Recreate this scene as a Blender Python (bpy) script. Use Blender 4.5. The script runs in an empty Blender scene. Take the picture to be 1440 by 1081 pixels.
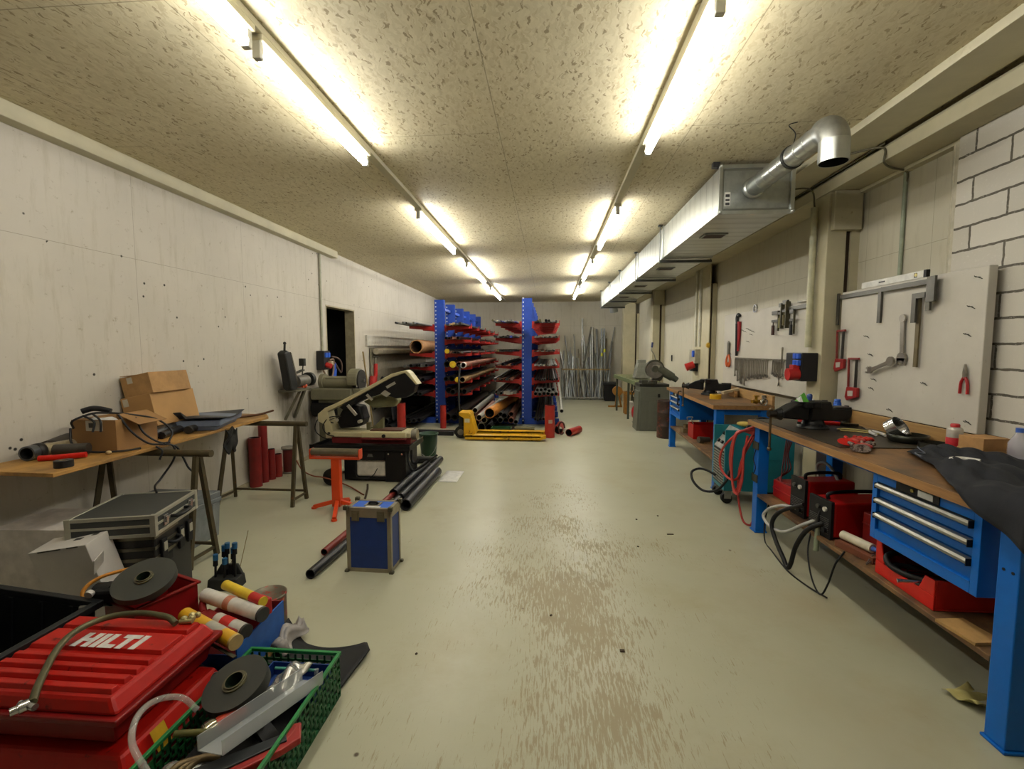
import bpy, math, random
from mathutils import Vector, Matrix, Euler
C = bpy.context.scene.collection
SC = bpy.context.scene
PI = math.pi
random.seed(7)

# ---------------------------------------------------------------- camera, world, exposure
cam_data = bpy.data.cameras.new('camera')
cam_data.sensor_width = 36.0
cam_data.lens = 16.25
cam_data.clip_start = 0.05
cam = bpy.data.objects.new('camera', cam_data)
C.objects.link(cam)
cam.location = (0, 0, 1.45)
cam.rotation_euler = (math.radians(90 - 4.44), 0, math.radians(4.56))
SC.camera = cam

world = bpy.data.worlds.new('world')
SC.world = world
world.use_nodes = True
world.node_tree.nodes['Background'].inputs[0].default_value = (0.6, 0.62, 0.6, 1)
world.node_tree.nodes['Background'].inputs[1].default_value = 0.02

SC.view_settings.view_transform = 'Standard'
SC.view_settings.look = 'None'
SC.view_settings.gamma = 1.0
SC.view_settings.use_curve_mapping = False
SC.view_settings.exposure = 0.0
TUBE_POWER = 56.0          # emission of the fluorescent tubes
TUBE_COLOR = (1.0, 0.98, 0.925)

# ---------------------------------------------------------------- materials
def lin(h):
    h = h.lstrip('#')
    out = []
    for i in (0, 2, 4):
        c = int(h[i:i+2], 16) / 255
        out.append(c / 12.92 if c <= 0.04045 else ((c + 0.055) / 1.055) ** 2.4)
    return (*out, 1)

class NT:
    """small helper around a material's node tree"""
    def __init__(s, name, rough=.5, metal=0.0):
        s.mat = bpy.data.materials.new(name)
        s.mat.use_nodes = True
        s.t = s.mat.node_tree
        s.b = s.t.nodes['Principled BSDF']
        s.b.inputs['Roughness'].default_value = rough
        s.b.inputs['Metallic'].default_value = metal
        s.co = s.t.nodes.new('ShaderNodeTexCoord')
    def n(s, typ, **kw):
        nd = s.t.nodes.new(typ)
        for k, v in kw.items():
            setattr(nd, k, v)
        return nd
    def l(s, a, b):
        s.t.links.new(a, b)
    def mapped(s, scale=(1, 1, 1), rot=(0, 0, 0), loc=(0, 0, 0), src='Object'):
        m = s.n('ShaderNodeMapping')
        m.inputs['Scale'].default_value = scale
        m.inputs['Rotation'].default_value = rot
        m.inputs['Location'].default_value = loc
        s.l(s.co.outputs[src], m.inputs['Vector'])
        return m.outputs['Vector']
    def noise(s, vec, scale, detail=4, rough=.6, dist=0.0):
        nd = s.n('ShaderNodeTexNoise')
        nd.inputs['Scale'].default_value = scale
        nd.inputs['Detail'].default_value = detail
        nd.inputs['Roughness'].default_value = rough
        nd.inputs['Distortion'].default_value = dist
        s.l(vec, nd.inputs['Vector'])
        return nd.outputs['Fac']
    def ramp(s, fac, stops):
        r = s.n('ShaderNodeValToRGB')
        e = r.color_ramp.elements
        while len(e) < len(stops):
            e.new(0.5)
        for i, (p, c) in enumerate(stops):
            e[i].position = p
            e[i].color = c if isinstance(c, tuple) else (c, c, c, 1)
        s.l(fac, r.inputs['Fac'])
        return r.outputs['Color']
    def mix(s, fac, a, b, mode='MIX'):
        m = s.n('ShaderNodeMix', data_type='RGBA', blend_type=mode)
        for sock, v in ((m.inputs[0], fac), (m.inputs[6], a), (m.inputs[7], b)):
            if hasattr(v, 'is_linked') or hasattr(v, 'links'):
                s.l(v, sock)
            else:
                sock.default_value = v
        return m.outputs[2]
    def math(s, op, a, b=0.0):
        m = s.n('ShaderNodeMath', operation=op)
        for sock, v in ((m.inputs[0], a), (m.inputs[1], b)):
            if hasattr(v, 'links'):
                s.l(v, sock)
            else:
                sock.default_value = v
        return m.outputs[0]
    def color(s, c):
        if isinstance(c, tuple):
            s.b.inputs['Base Color'].default_value = c
        else:
            s.l(c, s.b.inputs['Base Color'])
    def bump(s, h, strength=.2, dist=.01):
        b = s.n('ShaderNodeBump')
        b.inputs['Strength'].default_value = strength
        b.inputs['Distance'].default_value = dist
        s.l(h, b.inputs['Height'])
        s.l(b.outputs['Normal'], s.b.inputs['Normal'])

_mats = {}
def M(hexc, rough=.5, metal=0.0, var=.18, scale=14, bump=0.0, wear=None, wear_at=.62, spec=.5):
    """paint, plastic, cloth, card ...: one colour with a little uneven wear"""
    key = (hexc, rough, metal, var, scale, bump, wear, wear_at, spec)
    if key in _mats:
        return _mats[key]
    m = NT('surface_' + hexc.lstrip('#'), rough, metal)
    c = lin(hexc)
    v = m.mapped()
    f = m.noise(v, scale, 5)
    lo = tuple(x * (1 - var) for x in c[:3]) + (1,)
    hi = tuple(min(1, x * (1 + var)) for x in c[:3]) + (1,)
    col = m.ramp(f, [(.3, lo), (.7, hi)])
    if wear:
        f2 = m.noise(m.mapped(loc=(3, 1, 7)), scale * 1.7, 6, .7)
        col = m.mix(m.ramp(f2, [(wear_at, 0.0), (wear_at + .06, 1.0)]), col, lin(wear))
    m.color(col)
    m.b.inputs['Specular IOR Level'].default_value = spec
    if bump:
        m.bump(m.noise(v, scale * 3, 4), bump, .004)
    _mats[key] = m.mat
    return m.mat

def emitter(name, color, strength):
    m = NT(name)
    m.b.inputs['Base Color'].default_value = (*color, 1)
    m.b.inputs['Emission Color'].default_value = (*color, 1)
    m.b.inputs['Emission Strength'].default_value = strength
    return m.mat

def glassy(name, tint, rough=.08, alpha=.35):
    m = NT(name, rough)
    m.color(lin(tint))
    m.b.inputs['Alpha'].default_value = alpha
    m.b.inputs['Specular IOR Level'].default_value = .9
    return m.mat

def wood(name, a, b, grain='y', rough=.55, stain=None, scale=1.0):
    m = NT(name, rough)
    sc = {'y': (9, .8, 9), 'x': (.8, 9, 9), 'z': (9, 9, .8)}[grain]
    v = m.mapped(tuple(x * scale for x in sc))
    f = m.noise(v, 3.0, 6, .65, .6)
    col = m.ramp(f, [(.3, lin(a)), (.7, lin(b))])
    if stain:
        f2 = m.noise(m.mapped(), 3.2, 6, .65)
        col = m.mix(m.ramp(f2, [(.42, 0.0), (.62, 1.0)]), col, lin(stain))
    m.color(col)
    m.bump(f, .15, .003)
    return m.mat

def make_floor():
    m = NT('painted_concrete_floor', .38)
    v = m.mapped()
    base = m.ramp(m.noise(v, .7, 5), [(.3, lin('#a5a48b')), (.7, lin('#b3b29c'))])
    base = m.mix(m.ramp(m.noise(m.mapped(loc=(5, 2, 0)), 1.6, 6, .7), [(.52, 0.0), (.75, .55)]), base, lin('#9d9372'))
    sep = m.n('ShaderNodeSeparateXYZ'); m.l(v, sep.inputs[0])
    # worn lane down the aisle: paint scraped off in streaks running along the room
    d = m.math('ABSOLUTE', m.math('SUBTRACT', sep.outputs[0], .10))
    lane = m.n('ShaderNodeMapRange'); m.l(d, lane.inputs[0])
    lane.inputs[1].default_value = .10; lane.inputs[2].default_value = .95
    lane.inputs[3].default_value = .125; lane.inputs[4].default_value = -.06
    far = m.n('ShaderNodeMapRange'); m.l(sep.outputs[1], far.inputs[0])
    far.inputs[1].default_value = 3.3; far.inputs[2].default_value = 5.6
    far.inputs[3].default_value = 0.0; far.inputs[4].default_value = -.16
    st = m.noise(m.mapped((48, 5.5, 1)), 2.0, 8, .72, .5)
    big = m.noise(m.mapped((1.3, 1.0, 1), loc=(2.0, .4, 0)), 1.5, 4, .6)
    tot = m.math('ADD', m.math('ADD', st, m.math('MULTIPLY', m.math('SUBTRACT', big, .5), .55)), m.math('ADD', lane.outputs[0], far.outputs[0]))
    worn = m.ramp(tot, [(.605, 0.0), (.650, .72)])
    col = m.mix(worn, base, lin('#8f8060'))
    # thin scratches across and small dark specks
    sc = m.noise(m.mapped((4, 40, 1), rot=(0, 0, -.95)), 2.2, 6, .75)
    col = m.mix(m.ramp(sc, [(.665, 0.0), (.70, .7)]), col, lin('#84774f'))
    vo = m.n('ShaderNodeTexVoronoi'); vo.inputs['Scale'].default_value = 5.0; m.l(v, vo.inputs['Vector'])
    pick = m.math('GREATER_THAN', m.noise(v, 1.9, 3), .56)
    spot = m.math('MULTIPLY', m.ramp(vo.outputs['Distance'], [(.03, 1.0), (.06, 0.0)]), pick)
    col = m.mix(spot, col, lin('#4a3d2a'))
    # rusty brown stains by the benches on the right
    rs = m.math('MULTIPLY', m.ramp(m.noise(m.mapped(loc=(.3, .8, 0)), .9, 5), [(.5, 0.0), (.75, .5)]),
                m.ramp(m.math('MULTIPLY', sep.outputs[0], .5), [(.42, 0.0), (.8, 1.0)]))
    col = m.mix(rs, col, lin('#94754c'))
    m.color(col)
    m.l(m.ramp(worn, [(0, .36), (1, .62)]), m.b.inputs['Roughness'])
    m.bump(m.math('SUBTRACT', 1.0, worn), .25, .002)
    return m.mat

def make_ceiling():
    m = NT('painted_chipboard_ceiling', .7)
    v = m.mapped()
    dn = m.n('ShaderNodeTexNoise'); dn.inputs['Scale'].default_value = 22; m.l(v, dn.inputs['Vector'])
    ad = m.n('ShaderNodeMix', data_type='RGBA', blend_type='LINEAR_LIGHT'); ad.inputs[0].default_value = .03
    m.l(v, ad.inputs[6]); m.l(dn.outputs['Color'], ad.inputs[7])
    def chips(scale, rz):
        mp = m.n('ShaderNodeMapping'); mp.inputs['Scale'].default_value = (scale, scale * .32, 1)
        mp.inputs['Rotation'].default_value = (0, 0, rz)
        m.l(ad.outputs[2], mp.inputs['Vector'])
        vo = m.n('ShaderNodeTexVoronoi'); vo.inputs['Scale'].default_value = 1.0; m.l(mp.outputs[0], vo.inputs['Vector'])
        return vo
    a, b, c = chips(95, .5), chips(80, -.9), chips(110, 1.5)
    def gray(vo):
        s = m.n('ShaderNodeSeparateColor'); m.l(vo.outputs['Color'], s.inputs[0]); return s.outputs[0]
    base = m.ramp(gray(a), [(0, lin('#c8bd9c')), (1, lin('#d6ccac'))])
    base = m.mix(m.ramp(gray(b), [(.8, 0.0), (.95, .6)]), base, lin('#b5a683'))
    base = m.mix(m.ramp(gray(c), [(.90, 0.0), (.97, .8)]), base, lin('#837050'))
    base = m.mix(m.ramp(m.noise(v, 1.1, 4), [(.35, 0.0), (.75, .35)]), base, lin('#b2a27a'))
    br = m.n('ShaderNodeTexBrick')
    br.offset = .5
    for k, x in (('Scale', 1.0), ('Mortar Size', .0025), ('Brick Width', 2.5), ('Row Height', 1.22)):
        br.inputs[k].default_value = x
    br.inputs['Color1'].default_value = br.inputs['Color2'].default_value = (1, 1, 1, 1)
    br.inputs['Mortar'].default_value = (0, 0, 0, 1)
    m.l(m.mapped(rot=(0, 0, PI/2), loc=(.6, .33, 0)), br.inputs['Vector'])
    base = m.mix(m.ramp(br.outputs['Color'], [(.2, .55), (.8, 0.0)]), base, lin('#5e5236'))
    m.color(base)
    m.bump(gray(a), .12, .004)
    return m.mat

def make_white_wall(axis, seam=1.25, seam_z=.62, tint='#c9c2b4', spots=True, stain=None):
    """whitewashed panels; axis = the horizontal axis the wall runs along"""
    m = NT('whitewashed_panel_wall', .75)
    v = m.mapped()
    sep = m.n('ShaderNodeSeparateXYZ'); m.l(v, sep.inputs[0])
    run = sep.outputs[1] if axis == 'y' else sep.outputs[0]
    cb = m.n('ShaderNodeCombineXYZ'); m.l(run, cb.inputs[0]); m.l(sep.outputs[2], cb.inputs[1])
    p = cb.outputs[0]
    c = lin(tint)
    col = m.ramp(m.noise(p, 1.3, 6, .65), [(.25, tuple(x * .86 for x in c[:3]) + (1,)), (.75, c)])
    st = m.n('ShaderNodeMapping'); st.inputs['Scale'].default_value = (7, .9, 1); m.l(p, st.inputs[0])
    col = m.mix(m.ramp(m.noise(st.outputs[0], 2.2, 6, .7), [(.52, 0.0), (.74, .5)]), col, lin('#9f967c'))
    sp = m.noise(p, 16, 5, .72)
    if spots:
        col = m.mix(m.ramp(sp, [(.615, 0.0), (.70, .6)]), col, lin('#8e8468'))
        vo = m.n('ShaderNodeTexVoronoi'); vo.inputs['Scale'].default_value = 8.5; m.l(p, vo.inputs['Vector'])
        pick = m.math('GREATER_THAN', m.noise(p, 1.4, 3), .53)
        hole = m.math('MULTIPLY', m.ramp(vo.outputs['Distance'], [(.06, 1.0), (.10, 0.0)]), pick)
        col = m.mix(hole, col, lin('#2d2820'))
    if stain:
        for (sy, sz, sr) in stain:
            dv = m.n('ShaderNodeVectorMath', operation='DISTANCE'); m.l(p, dv.inputs[0]); dv.inputs[1].default_value = (sy, sz, 0)
            near = m.ramp(m.math('DIVIDE', dv.outputs['Value'], sr), [(.25, .75), (1.0, 0.0)])
            col = m.mix(m.math('MULTIPLY', near, m.ramp(m.noise(st.outputs[0], 3.0, 6, .7), [(.35, .35), (.65, 1.0)])), col, lin('#4d4432'))
    br = m.n('ShaderNodeTexBrick'); br.offset = 0.0
    for k, x in (('Scale', 1.0), ('Mortar Size', .002), ('Brick Width', seam), ('Row Height', 2.13)):
        br.inputs[k].default_value = x
    br.inputs['Color1'].default_value = br.inputs['Color2'].default_value = (1, 1, 1, 1)
    br.inputs['Mortar'].default_value = (0, 0, 0, 1)
    ad = m.n('ShaderNodeVectorMath', operation='ADD'); ad.inputs[1].default_value = (10 + .4, 4.26 + seam_z - .62, 0)
    m.l(p, ad.inputs[0]); m.l(ad.outputs[0], br.inputs['Vector'])
    col = m.mix(m.ramp(br.outputs['Color'], [(.2, .5), (.9, 0.0)]), col, lin('#6d664f'))
    m.color(col)
    m.bump(sp, .18, .004)
    return m.mat

def make_block_wall():
    m = NT('painted_block_wall', .8)
    v = m.mapped()
    sep = m.n('ShaderNodeSeparateXYZ'); m.l(v, sep.inputs[0])
    cb = m.n('ShaderNodeCombineXYZ'); m.l(sep.outputs[1], cb.inputs[0]); m.l(sep.outputs[2], cb.inputs[1])
    wob = m.n('ShaderNodeTexNoise'); wob.inputs['Scale'].default_value = 24; wob.inputs['Detail'].default_value = 5
    m.l(cb.outputs[0], wob.inputs['Vector'])
    ad = m.n('ShaderNodeMix', data_type='RGBA', blend_type='LINEAR_LIGHT'); ad.inputs[0].default_value = .006
    m.l(cb.outputs[0], ad.inputs[6]); m.l(wob.outputs['Color'], ad.inputs[7])
    br = m.n('ShaderNodeTexBrick'); br.offset = .5
    for k, x in (('Scale', 1.0), ('Mortar Size', .0065), ('Mortar Smooth', .0), ('Brick Width', .42), ('Row Height', .135), ('Bias', 0)):
        br.inputs[k].default_value = x
    br.inputs['Color1'].default_value = lin('#cbc6ba'); br.inputs['Color2'].default_value = lin('#bdb8ab')
    br.inputs['Mortar'].default_value = lin('#5c574b')
    sh = m.n('ShaderNodeVectorMath', operation='ADD'); sh.inputs[1].default_value = (10.13, 4.06, 0)
    m.l(ad.outputs[2], sh.inputs[0]); m.l(sh.outputs[0], br.inputs['Vector'])
    sp = m.noise(cb.outputs[0], 60, 3, .7)
    col = m.mix(m.ramp(sp, [(.58, 0.0), (.7, .5)]), br.outputs['Color'], lin('#d4cfc4'))
    m.color(col)
    m.bump(br.outputs['Fac'], -.5, .01)
    return m.mat

# ---------------------------------------------------------------- mesh builder
def smooth_path(pts, k=6):
    """Catmull-Rom through the points"""
    P = [Vector(p) for p in pts]
    if len(P) < 3:
        return P
    out = []
    for i in range(len(P) - 1):
        p0 = P[i-1] if i else P[0] * 2 - P[1]
        p1, p2 = P[i], P[i+1]
        p3 = P[i+2] if i + 2 < len(P) else P[-1] * 2 - P[-2]
        for j in range(k):
            t = j / k
            out.append(.5 * ((2 * p1) + (p2 - p0) * t + (2 * p0 - 5 * p1 + 4 * p2 - p3) * t * t + (3 * p1 - p0 - 3 * p2 + p3) * t ** 3))
    out.append(P[-1])
    return out

def frame_of(d):
    d = Vector(d).normalized()
    u = d.cross(Vector((0, 0, 1)))
    if u.length < 1e-3:
        u = d.cross(Vector((1, 0, 0)))
    u.normalize()
    return u, d.cross(u).normalized(), d

class MB:
    def __init__(s):
        s.v, s.f, s.mi, s.sm = [], [], [], []
        s.X = Matrix.Identity(4)
    def at(s, loc=(0, 0, 0), rot=(0, 0, 0)):
        s.X = Matrix.Translation(loc) @ Euler(rot).to_matrix().to_4x4()
        return s
    def add(s, vs, fs, mi=0, sm=False):
        o = len(s.v)
        s.v += [s.X @ Vector(p) for p in vs]
        for f in fs:
            s.f.append([o + i for i in f]); s.mi.append(mi); s.sm.append(sm)
        return s
    def box(s, x0, x1, y0, y1, z0, z1, mi=0, tx=0, ty=0):
        """tx, ty pull the top face in (a taper)"""
        vs = [(x0, y0, z0), (x1, y0, z0), (x1, y1, z0), (x0, y1, z0),
              (x0+tx, y0+ty, z1), (x1-tx, y0+ty, z1), (x1-tx, y1-ty, z1), (x0+tx, y1-ty, z1)]
        return s.add(vs, [(3, 2, 1, 0), (4, 5, 6, 7), (0, 1, 5, 4), (1, 2, 6, 5), (2, 3, 7, 6), (3, 0, 4, 7)], mi)
    def ring(s, x0, x1, y0, y1, z0, z1, w, mi=0):
        s.box(x0, x1, y0, y0 + w, z0, z1, mi).box(x0, x1, y1 - w, y1, z0, z1, mi)
        e = .0004
        return s.box(x0, x0 + w, y0 + w + e, y1 - w - e, z0, z1, mi).box(x1 - w, x1, y0 + w + e, y1 - w - e, z0, z1, mi)
    def tray(s, x0, x1, y0, y1, z0, z1, w, mi=0):
        s.box(x0 + w * 1.1, x1 - w * 1.1, y0 + w * 1.1, y1 - w * 1.1, z0, z0 + w, mi)
        return s.ring(x0, x1, y0, y1, z0, z1, w, mi)
    def bx(s, c, size, rot=(0, 0, 0), mi=0):
        X = s.X
        s.X = X @ (Matrix.Translation(c) @ Euler(rot).to_matrix().to_4x4())
        a, b, d = (q / 2 for q in size)
        s.box(-a, a, -b, b, -d, d, mi)
        s.X = X
        return s
    def bar(s, p0, p1, w, h, mi=0, up=None):
        p0, p1 = Vector(p0), Vector(p1)
        u, w_, d = frame_of(p1 - p0)
        if up is not None:
            w_ = Vector(up); w_ = (w_ - d * w_.dot(d)).normalized(); u = w_.cross(d)
        u, w_ = u * w / 2, w_ * h / 2
        vs = [p + a * u + b * w_ for p in (p0, p1) for a, b in ((-1, -1), (1, -1), (1, 1), (-1, 1))]
        return s.add(vs, [(0, 1, 2, 3), (7, 6, 5, 4), (0, 4, 5, 1), (1, 5, 6, 2), (2, 6, 7, 3), (3, 7, 4, 0)], mi)
    def cyl(s, p0, p1, r0, r1=None, n=16, mi=0, cap=True):
        r1 = r0 if r1 is None else r1
        p0, p1 = Vector(p0), Vector(p1)
        u, w, d = frame_of(p1 - p0)
        vs = []
        for p, r in ((p0, r0), (p1, r1)):
            for i in range(n):
                a = 2 * PI * i / n
                vs.append(p + u * (r * math.cos(a)) + w * (r * math.sin(a)))
        s.add(vs, [(i, (i+1) % n, n + (i+1) % n, n + i) for i in range(n)], mi, True)
        if cap:
            s.add(vs, [tuple(range(n-1, -1, -1)), tuple(range(n, 2*n))], mi)
        return s
    def pipe(s, p0, p1, ro, ri, n=16, mi=0, mi_in=None):
        p0, p1 = Vector(p0), Vector(p1)
        u, w, d = frame_of(p1 - p0)
        mi_in = mi if mi_in is None else mi_in
        def ring(p, r):
            return [p + u * (r * math.cos(2*PI*i/n)) + w * (r * math.sin(2*PI*i/n)) for i in range(n)]
        A, B, a, b = ring(p0, ro), ring(p1, ro), ring(p0, ri), ring(p1, ri)
        q = [(i, (i+1) % n, n + (i+1) % n, n + i) for i in range(n)]
        s.add(A + B, q, mi, True)
        s.add(b + a, q, mi_in, True)
        s.add(A + a, [f[::-1] for f in q], mi); s.add(B + b, q, mi)
        return s
    def tube(s, pts, r, n=8, mi=0, k=6, closed=False):
        P = smooth_path(pts, k) if k > 1 else [Vector(p) for p in pts]
        rs = r if isinstance(r, (list, tuple)) else None
        rings, u = [], None
        for i, p in enumerate(P):
            d = (P[min(i+1, len(P)-1)] - P[max(i-1, 0)]).normalized()
            if u is None:
                u = frame_of(d)[0]
            u = (u - d * u.dot(d)).normalized()
            w = d.cross(u)
            rr = r if rs is None else rs[0] + (rs[1] - rs[0]) * i / (len(P) - 1)
            rings.append([p + u * (rr * math.cos(2*PI*j/n)) + w * (rr * math.sin(2*PI*j/n)) for j in range(n)])
        vs = [x for ring in rings for x in ring]
        fs = []
        for i in range(len(rings) - 1):
            for j in range(n):
                fs.append((i*n + j, i*n + (j+1) % n, (i+1)*n + (j+1) % n, (i+1)*n + j))
        s.add(vs, fs, mi, True)
        s.add(vs, [tuple(range(n-1, -1, -1)), tuple((len(rings)-1)*n + j for j in range(n))], mi)
        return s
    def lathe(s, prof, c=(0, 0, 0), d=(0, 0, 1), n=24, mi=0, sm=True):
        """prof: (radius, distance along d)"""
        c = Vector(c); u, w, d = frame_of(d)
        vs = []
        for r, h in prof:
            for i in range(n):
                a = 2 * PI * i / n
                vs.append(c + d * h + u * (r * math.cos(a)) + w * (r * math.sin(a)))
        fs = []
        for k in range(len(prof) - 1):
            for i in range(n):
                fs.append((k*n + i, k*n + (i+1) % n, (k+1)*n + (i+1) % n, (k+1)*n + i))
        s.add(vs, fs, mi, sm)
        s.add(vs, [tuple(range(n-1, -1, -1)), tuple((len(prof)-1)*n + j for j in range(n))], mi)
        return s
    def prism(s, pts, vec, mi=0):
        n = len(pts); vec = Vector(vec)
        A = [Vector(p) for p in pts]; B = [p + vec for p in A]
        s.add(A + B, [tuple(range(n-1, -1, -1)), tuple(range(n, 2*n))] + [(i, (i+1) % n, n + (i+1) % n, n + i) for i in range(n)], mi)
        return s
    def sph(s, c, r, n=14, m=8, mi=0):
        r = r if isinstance(r, tuple) else (r, r, r)
        vs = [(c[0], c[1], c[2] - r[2])]
        for j in range(1, m):
            t = -PI/2 + PI * j / m
            for i in range(n):
                a = 2 * PI * i / n
                vs.append((c[0] + r[0]*math.cos(t)*math.cos(a), c[1] + r[1]*math.cos(t)*math.sin(a), c[2] + r[2]*math.sin(t)))
        vs.append((c[0], c[1], c[2] + r[2]))
        fs = [(0, 1 + (i+1) % n, 1 + i) for i in range(n)]
        for j in range(m - 2):
            for i in range(n):
                fs.append((1 + j*n + i, 1 + j*n + (i+1) % n, 1 + (j+1)*n + (i+1) % n, 1 + (j+1)*n + i))
        L = len(vs) - 1
        fs += [(L, 1 + (m-2)*n + i, 1 + (m-2)*n + (i+1) % n) for i in range(n)]
        return s.add(vs, fs, mi, True)
    def grid(s, fn, nu, nv, th=.004, mi=0):
        """a sheet fn(u,v) -> point, given a thickness"""
        top = [Vector(fn(i / nu, j / nv)) for j in range(nv + 1) for i in range(nu + 1)]
        W = nu + 1
        nr = []
        for j in range(nv + 1):
            for i in range(nu + 1):
                a = top[j*W + min(i+1, nu)] - top[j*W + max(i-1, 0)]
                b = top[min(j+1, nv)*W + i] - top[max(j-1, 0)*W + i]
                q = a.cross(b); nr.append(q.normalized() if q.length > 1e-9 else Vector((0, 0, 1)))
        bot = [p - q * th for p, q in zip(top, nr)]
        N = len(top)
        fs = []
        for j in range(nv):
            for i in range(nu):
                a = j*W + i
                fs.append((a, a+1, a+W+1, a+W)); fs.append((N+a+W, N+a+W+1, N+a+1, N+a))
        for i in range(nu):
            fs.append((i+1, i, N+i, N+i+1)); a = nv*W + i; fs.append((a, a+1, N+a+1, N+a))
        for j in range(nv):
            a = j*W; fs.append((a, a+W, N+a+W, N+a)); a = j*W + nu; fs.append((a+W, a, N+a, N+a+W))
        return s.add(top + bot, fs, mi, True)
    def obj(s, name, mats, parent=None, bev=0.0, loc=None, rot=None):
        me = bpy.data.meshes.new(name)
        me.from_pydata([tuple(p) for p in s.v], [], s.f)
        mats = mats if isinstance(mats, (list, tuple)) else [mats]
        for m in mats:
            me.materials.append(m)
        me.polygons.foreach_set('material_index', s.mi)
        me.polygons.foreach_set('use_smooth', s.sm)
        me.update()
        o = bpy.data.objects.new(name, me)
        C.objects.link(o)
        if parent is not None:
            o.parent = parent
        if loc is not None:
            o.location = loc
        if rot is not None:
            o.rotation_euler = rot
        if bev:
            b = o.modifiers.new('edges', 'BEVEL'); b.width = bev; b.segments = 2
            b.limit_method = 'ANGLE'; b.angle_limit = math.radians(50)
        return o

def tag(o, label, cat, group=None, kind=None):
    o['label'] = label; o['category'] = cat
    if group: o['group'] = group
    if kind: o['kind'] = kind
    return o

def thing(name, label, cat, loc=(0, 0, 0), rz=0.0, group=None, rot=None):
    o = bpy.data.objects.new(name, None)
    o.empty_display_size = .1
    C.objects.link(o)
    o.location = loc
    o.rotation_euler = rot if rot is not None else (0, 0, rz)
    return tag(o, label, cat, group)

def solo(name, mb, mats, label, cat, loc=(0, 0, 0), rot=(0, 0, 0), group=None, bev=0.0):
    return tag(mb.obj(name, mats, None, bev, loc, rot), label, cat, group)

def struct(name, mb, mats, bev=0.0, parent=None):
    o = mb.obj(name, mats, parent, bev)
    if parent is None:
        o['kind'] = 'structure'; o['label'] = name.replace('_', ' ')
    return o

def dup(root, loc, rot=None, label=None, group=None):
    r = root.copy(); C.objects.link(r); r.location = loc
    if rot is not None: r.rotation_euler = rot
    if label: r['label'] = label
    if group: r['group'] = group
    for ch in list(root.children):
        c = ch.copy(); C.objects.link(c); c.parent = r
        for g in list(ch.children):
            d = g.copy(); C.objects.link(d); d.parent = c
    return r

# ---------------------------------------------------------------- the room
XL, XR, YB, YF, ZC = -3.15, 2.45, 14.0, -2.6, 2.845
WHITE = make_white_wall('y', stain=[(5.35, .82, .34), (5.6, .55, .5), (6.0, .35, .6)])
WHITE_R = make_white_wall('y', seam=.62, tint='#c3bda8', spots=False)
WHITE_B = make_white_wall('x', seam=.85, tint='#cdc7b5', spots=False)
BLOCK = make_block_wall()
CREAM = M('#bfb89c', .6, var=.08, scale=5)
CREAM2 = M('#b3ab8e', .65, var=.1, scale=4, wear='#8d8468', wear_at=.66)
DARKBROWN = M('#3a2a1c', .8)
BLACK = M('#0c0c0f', .55, spec=.35)
GALV = M('#b7bab5', .32, .9, var=.14, scale=7)
GALV2 = M('#a3a7a3', .4, .85, var=.2, scale=11)
STEEL = M('#8d8d8a', .35, .9, var=.2)
VOID = M('#050505', 1.0, spec=0)

struct('floor', MB().box(-3.4, 2.8, YF - .2, YB + .2, -.1, 0), make_floor())
struct('ceiling', MB().box(-3.4, 2.8, YF - .2, YB + .2, ZC, ZC + .1), make_ceiling())
D0, D1, DZ = 6.36, 7.33, 2.07
w = MB().box(XL - .14, XL, YF, D0, 0, ZC).box(XL - .14, XL, D1, YB, 0, ZC).box(XL - .14, XL, D0, D1, DZ, ZC)
struct('wall_left', w, WHITE)
struct('wall_right', MB().box(XR, XR + .15, 3.002, YB, 0, ZC), WHITE_R)
struct('wall_right_block', MB().box(2.385, XR + .15, YF, 3.0, 0, ZC), BLOCK)
struct('wall_back', MB().box(-3.4, 2.7, YB, YB + .15, 0, ZC), WHITE_B)
struct('wall_front', MB().box(-3.4, 2.7, YF - .15, YF, 0, ZC), M('#2e2c28', .9))
# doorway: painted lining and the unlit room behind it
d = struct('door_1', MB().box(XL - .15, XL + .004, D1 - .02, D1, 0, DZ - .02).box(XL - .15, XL + .004, D0, D0 + .02, 0, DZ - .02)
           .box(XL - .15, XL + .004, D0, D1, DZ - .02, DZ), M('#a59a7c', .6, wear='#6a5f45', wear_at=.68))
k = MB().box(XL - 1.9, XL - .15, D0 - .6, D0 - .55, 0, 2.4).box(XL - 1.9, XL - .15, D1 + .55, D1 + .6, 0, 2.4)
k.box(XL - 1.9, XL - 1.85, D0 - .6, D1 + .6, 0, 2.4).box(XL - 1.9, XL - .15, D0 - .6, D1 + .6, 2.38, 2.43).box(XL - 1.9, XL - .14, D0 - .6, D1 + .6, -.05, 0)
struct('wall_store_room', k, M('#2a2824', .9))
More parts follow.
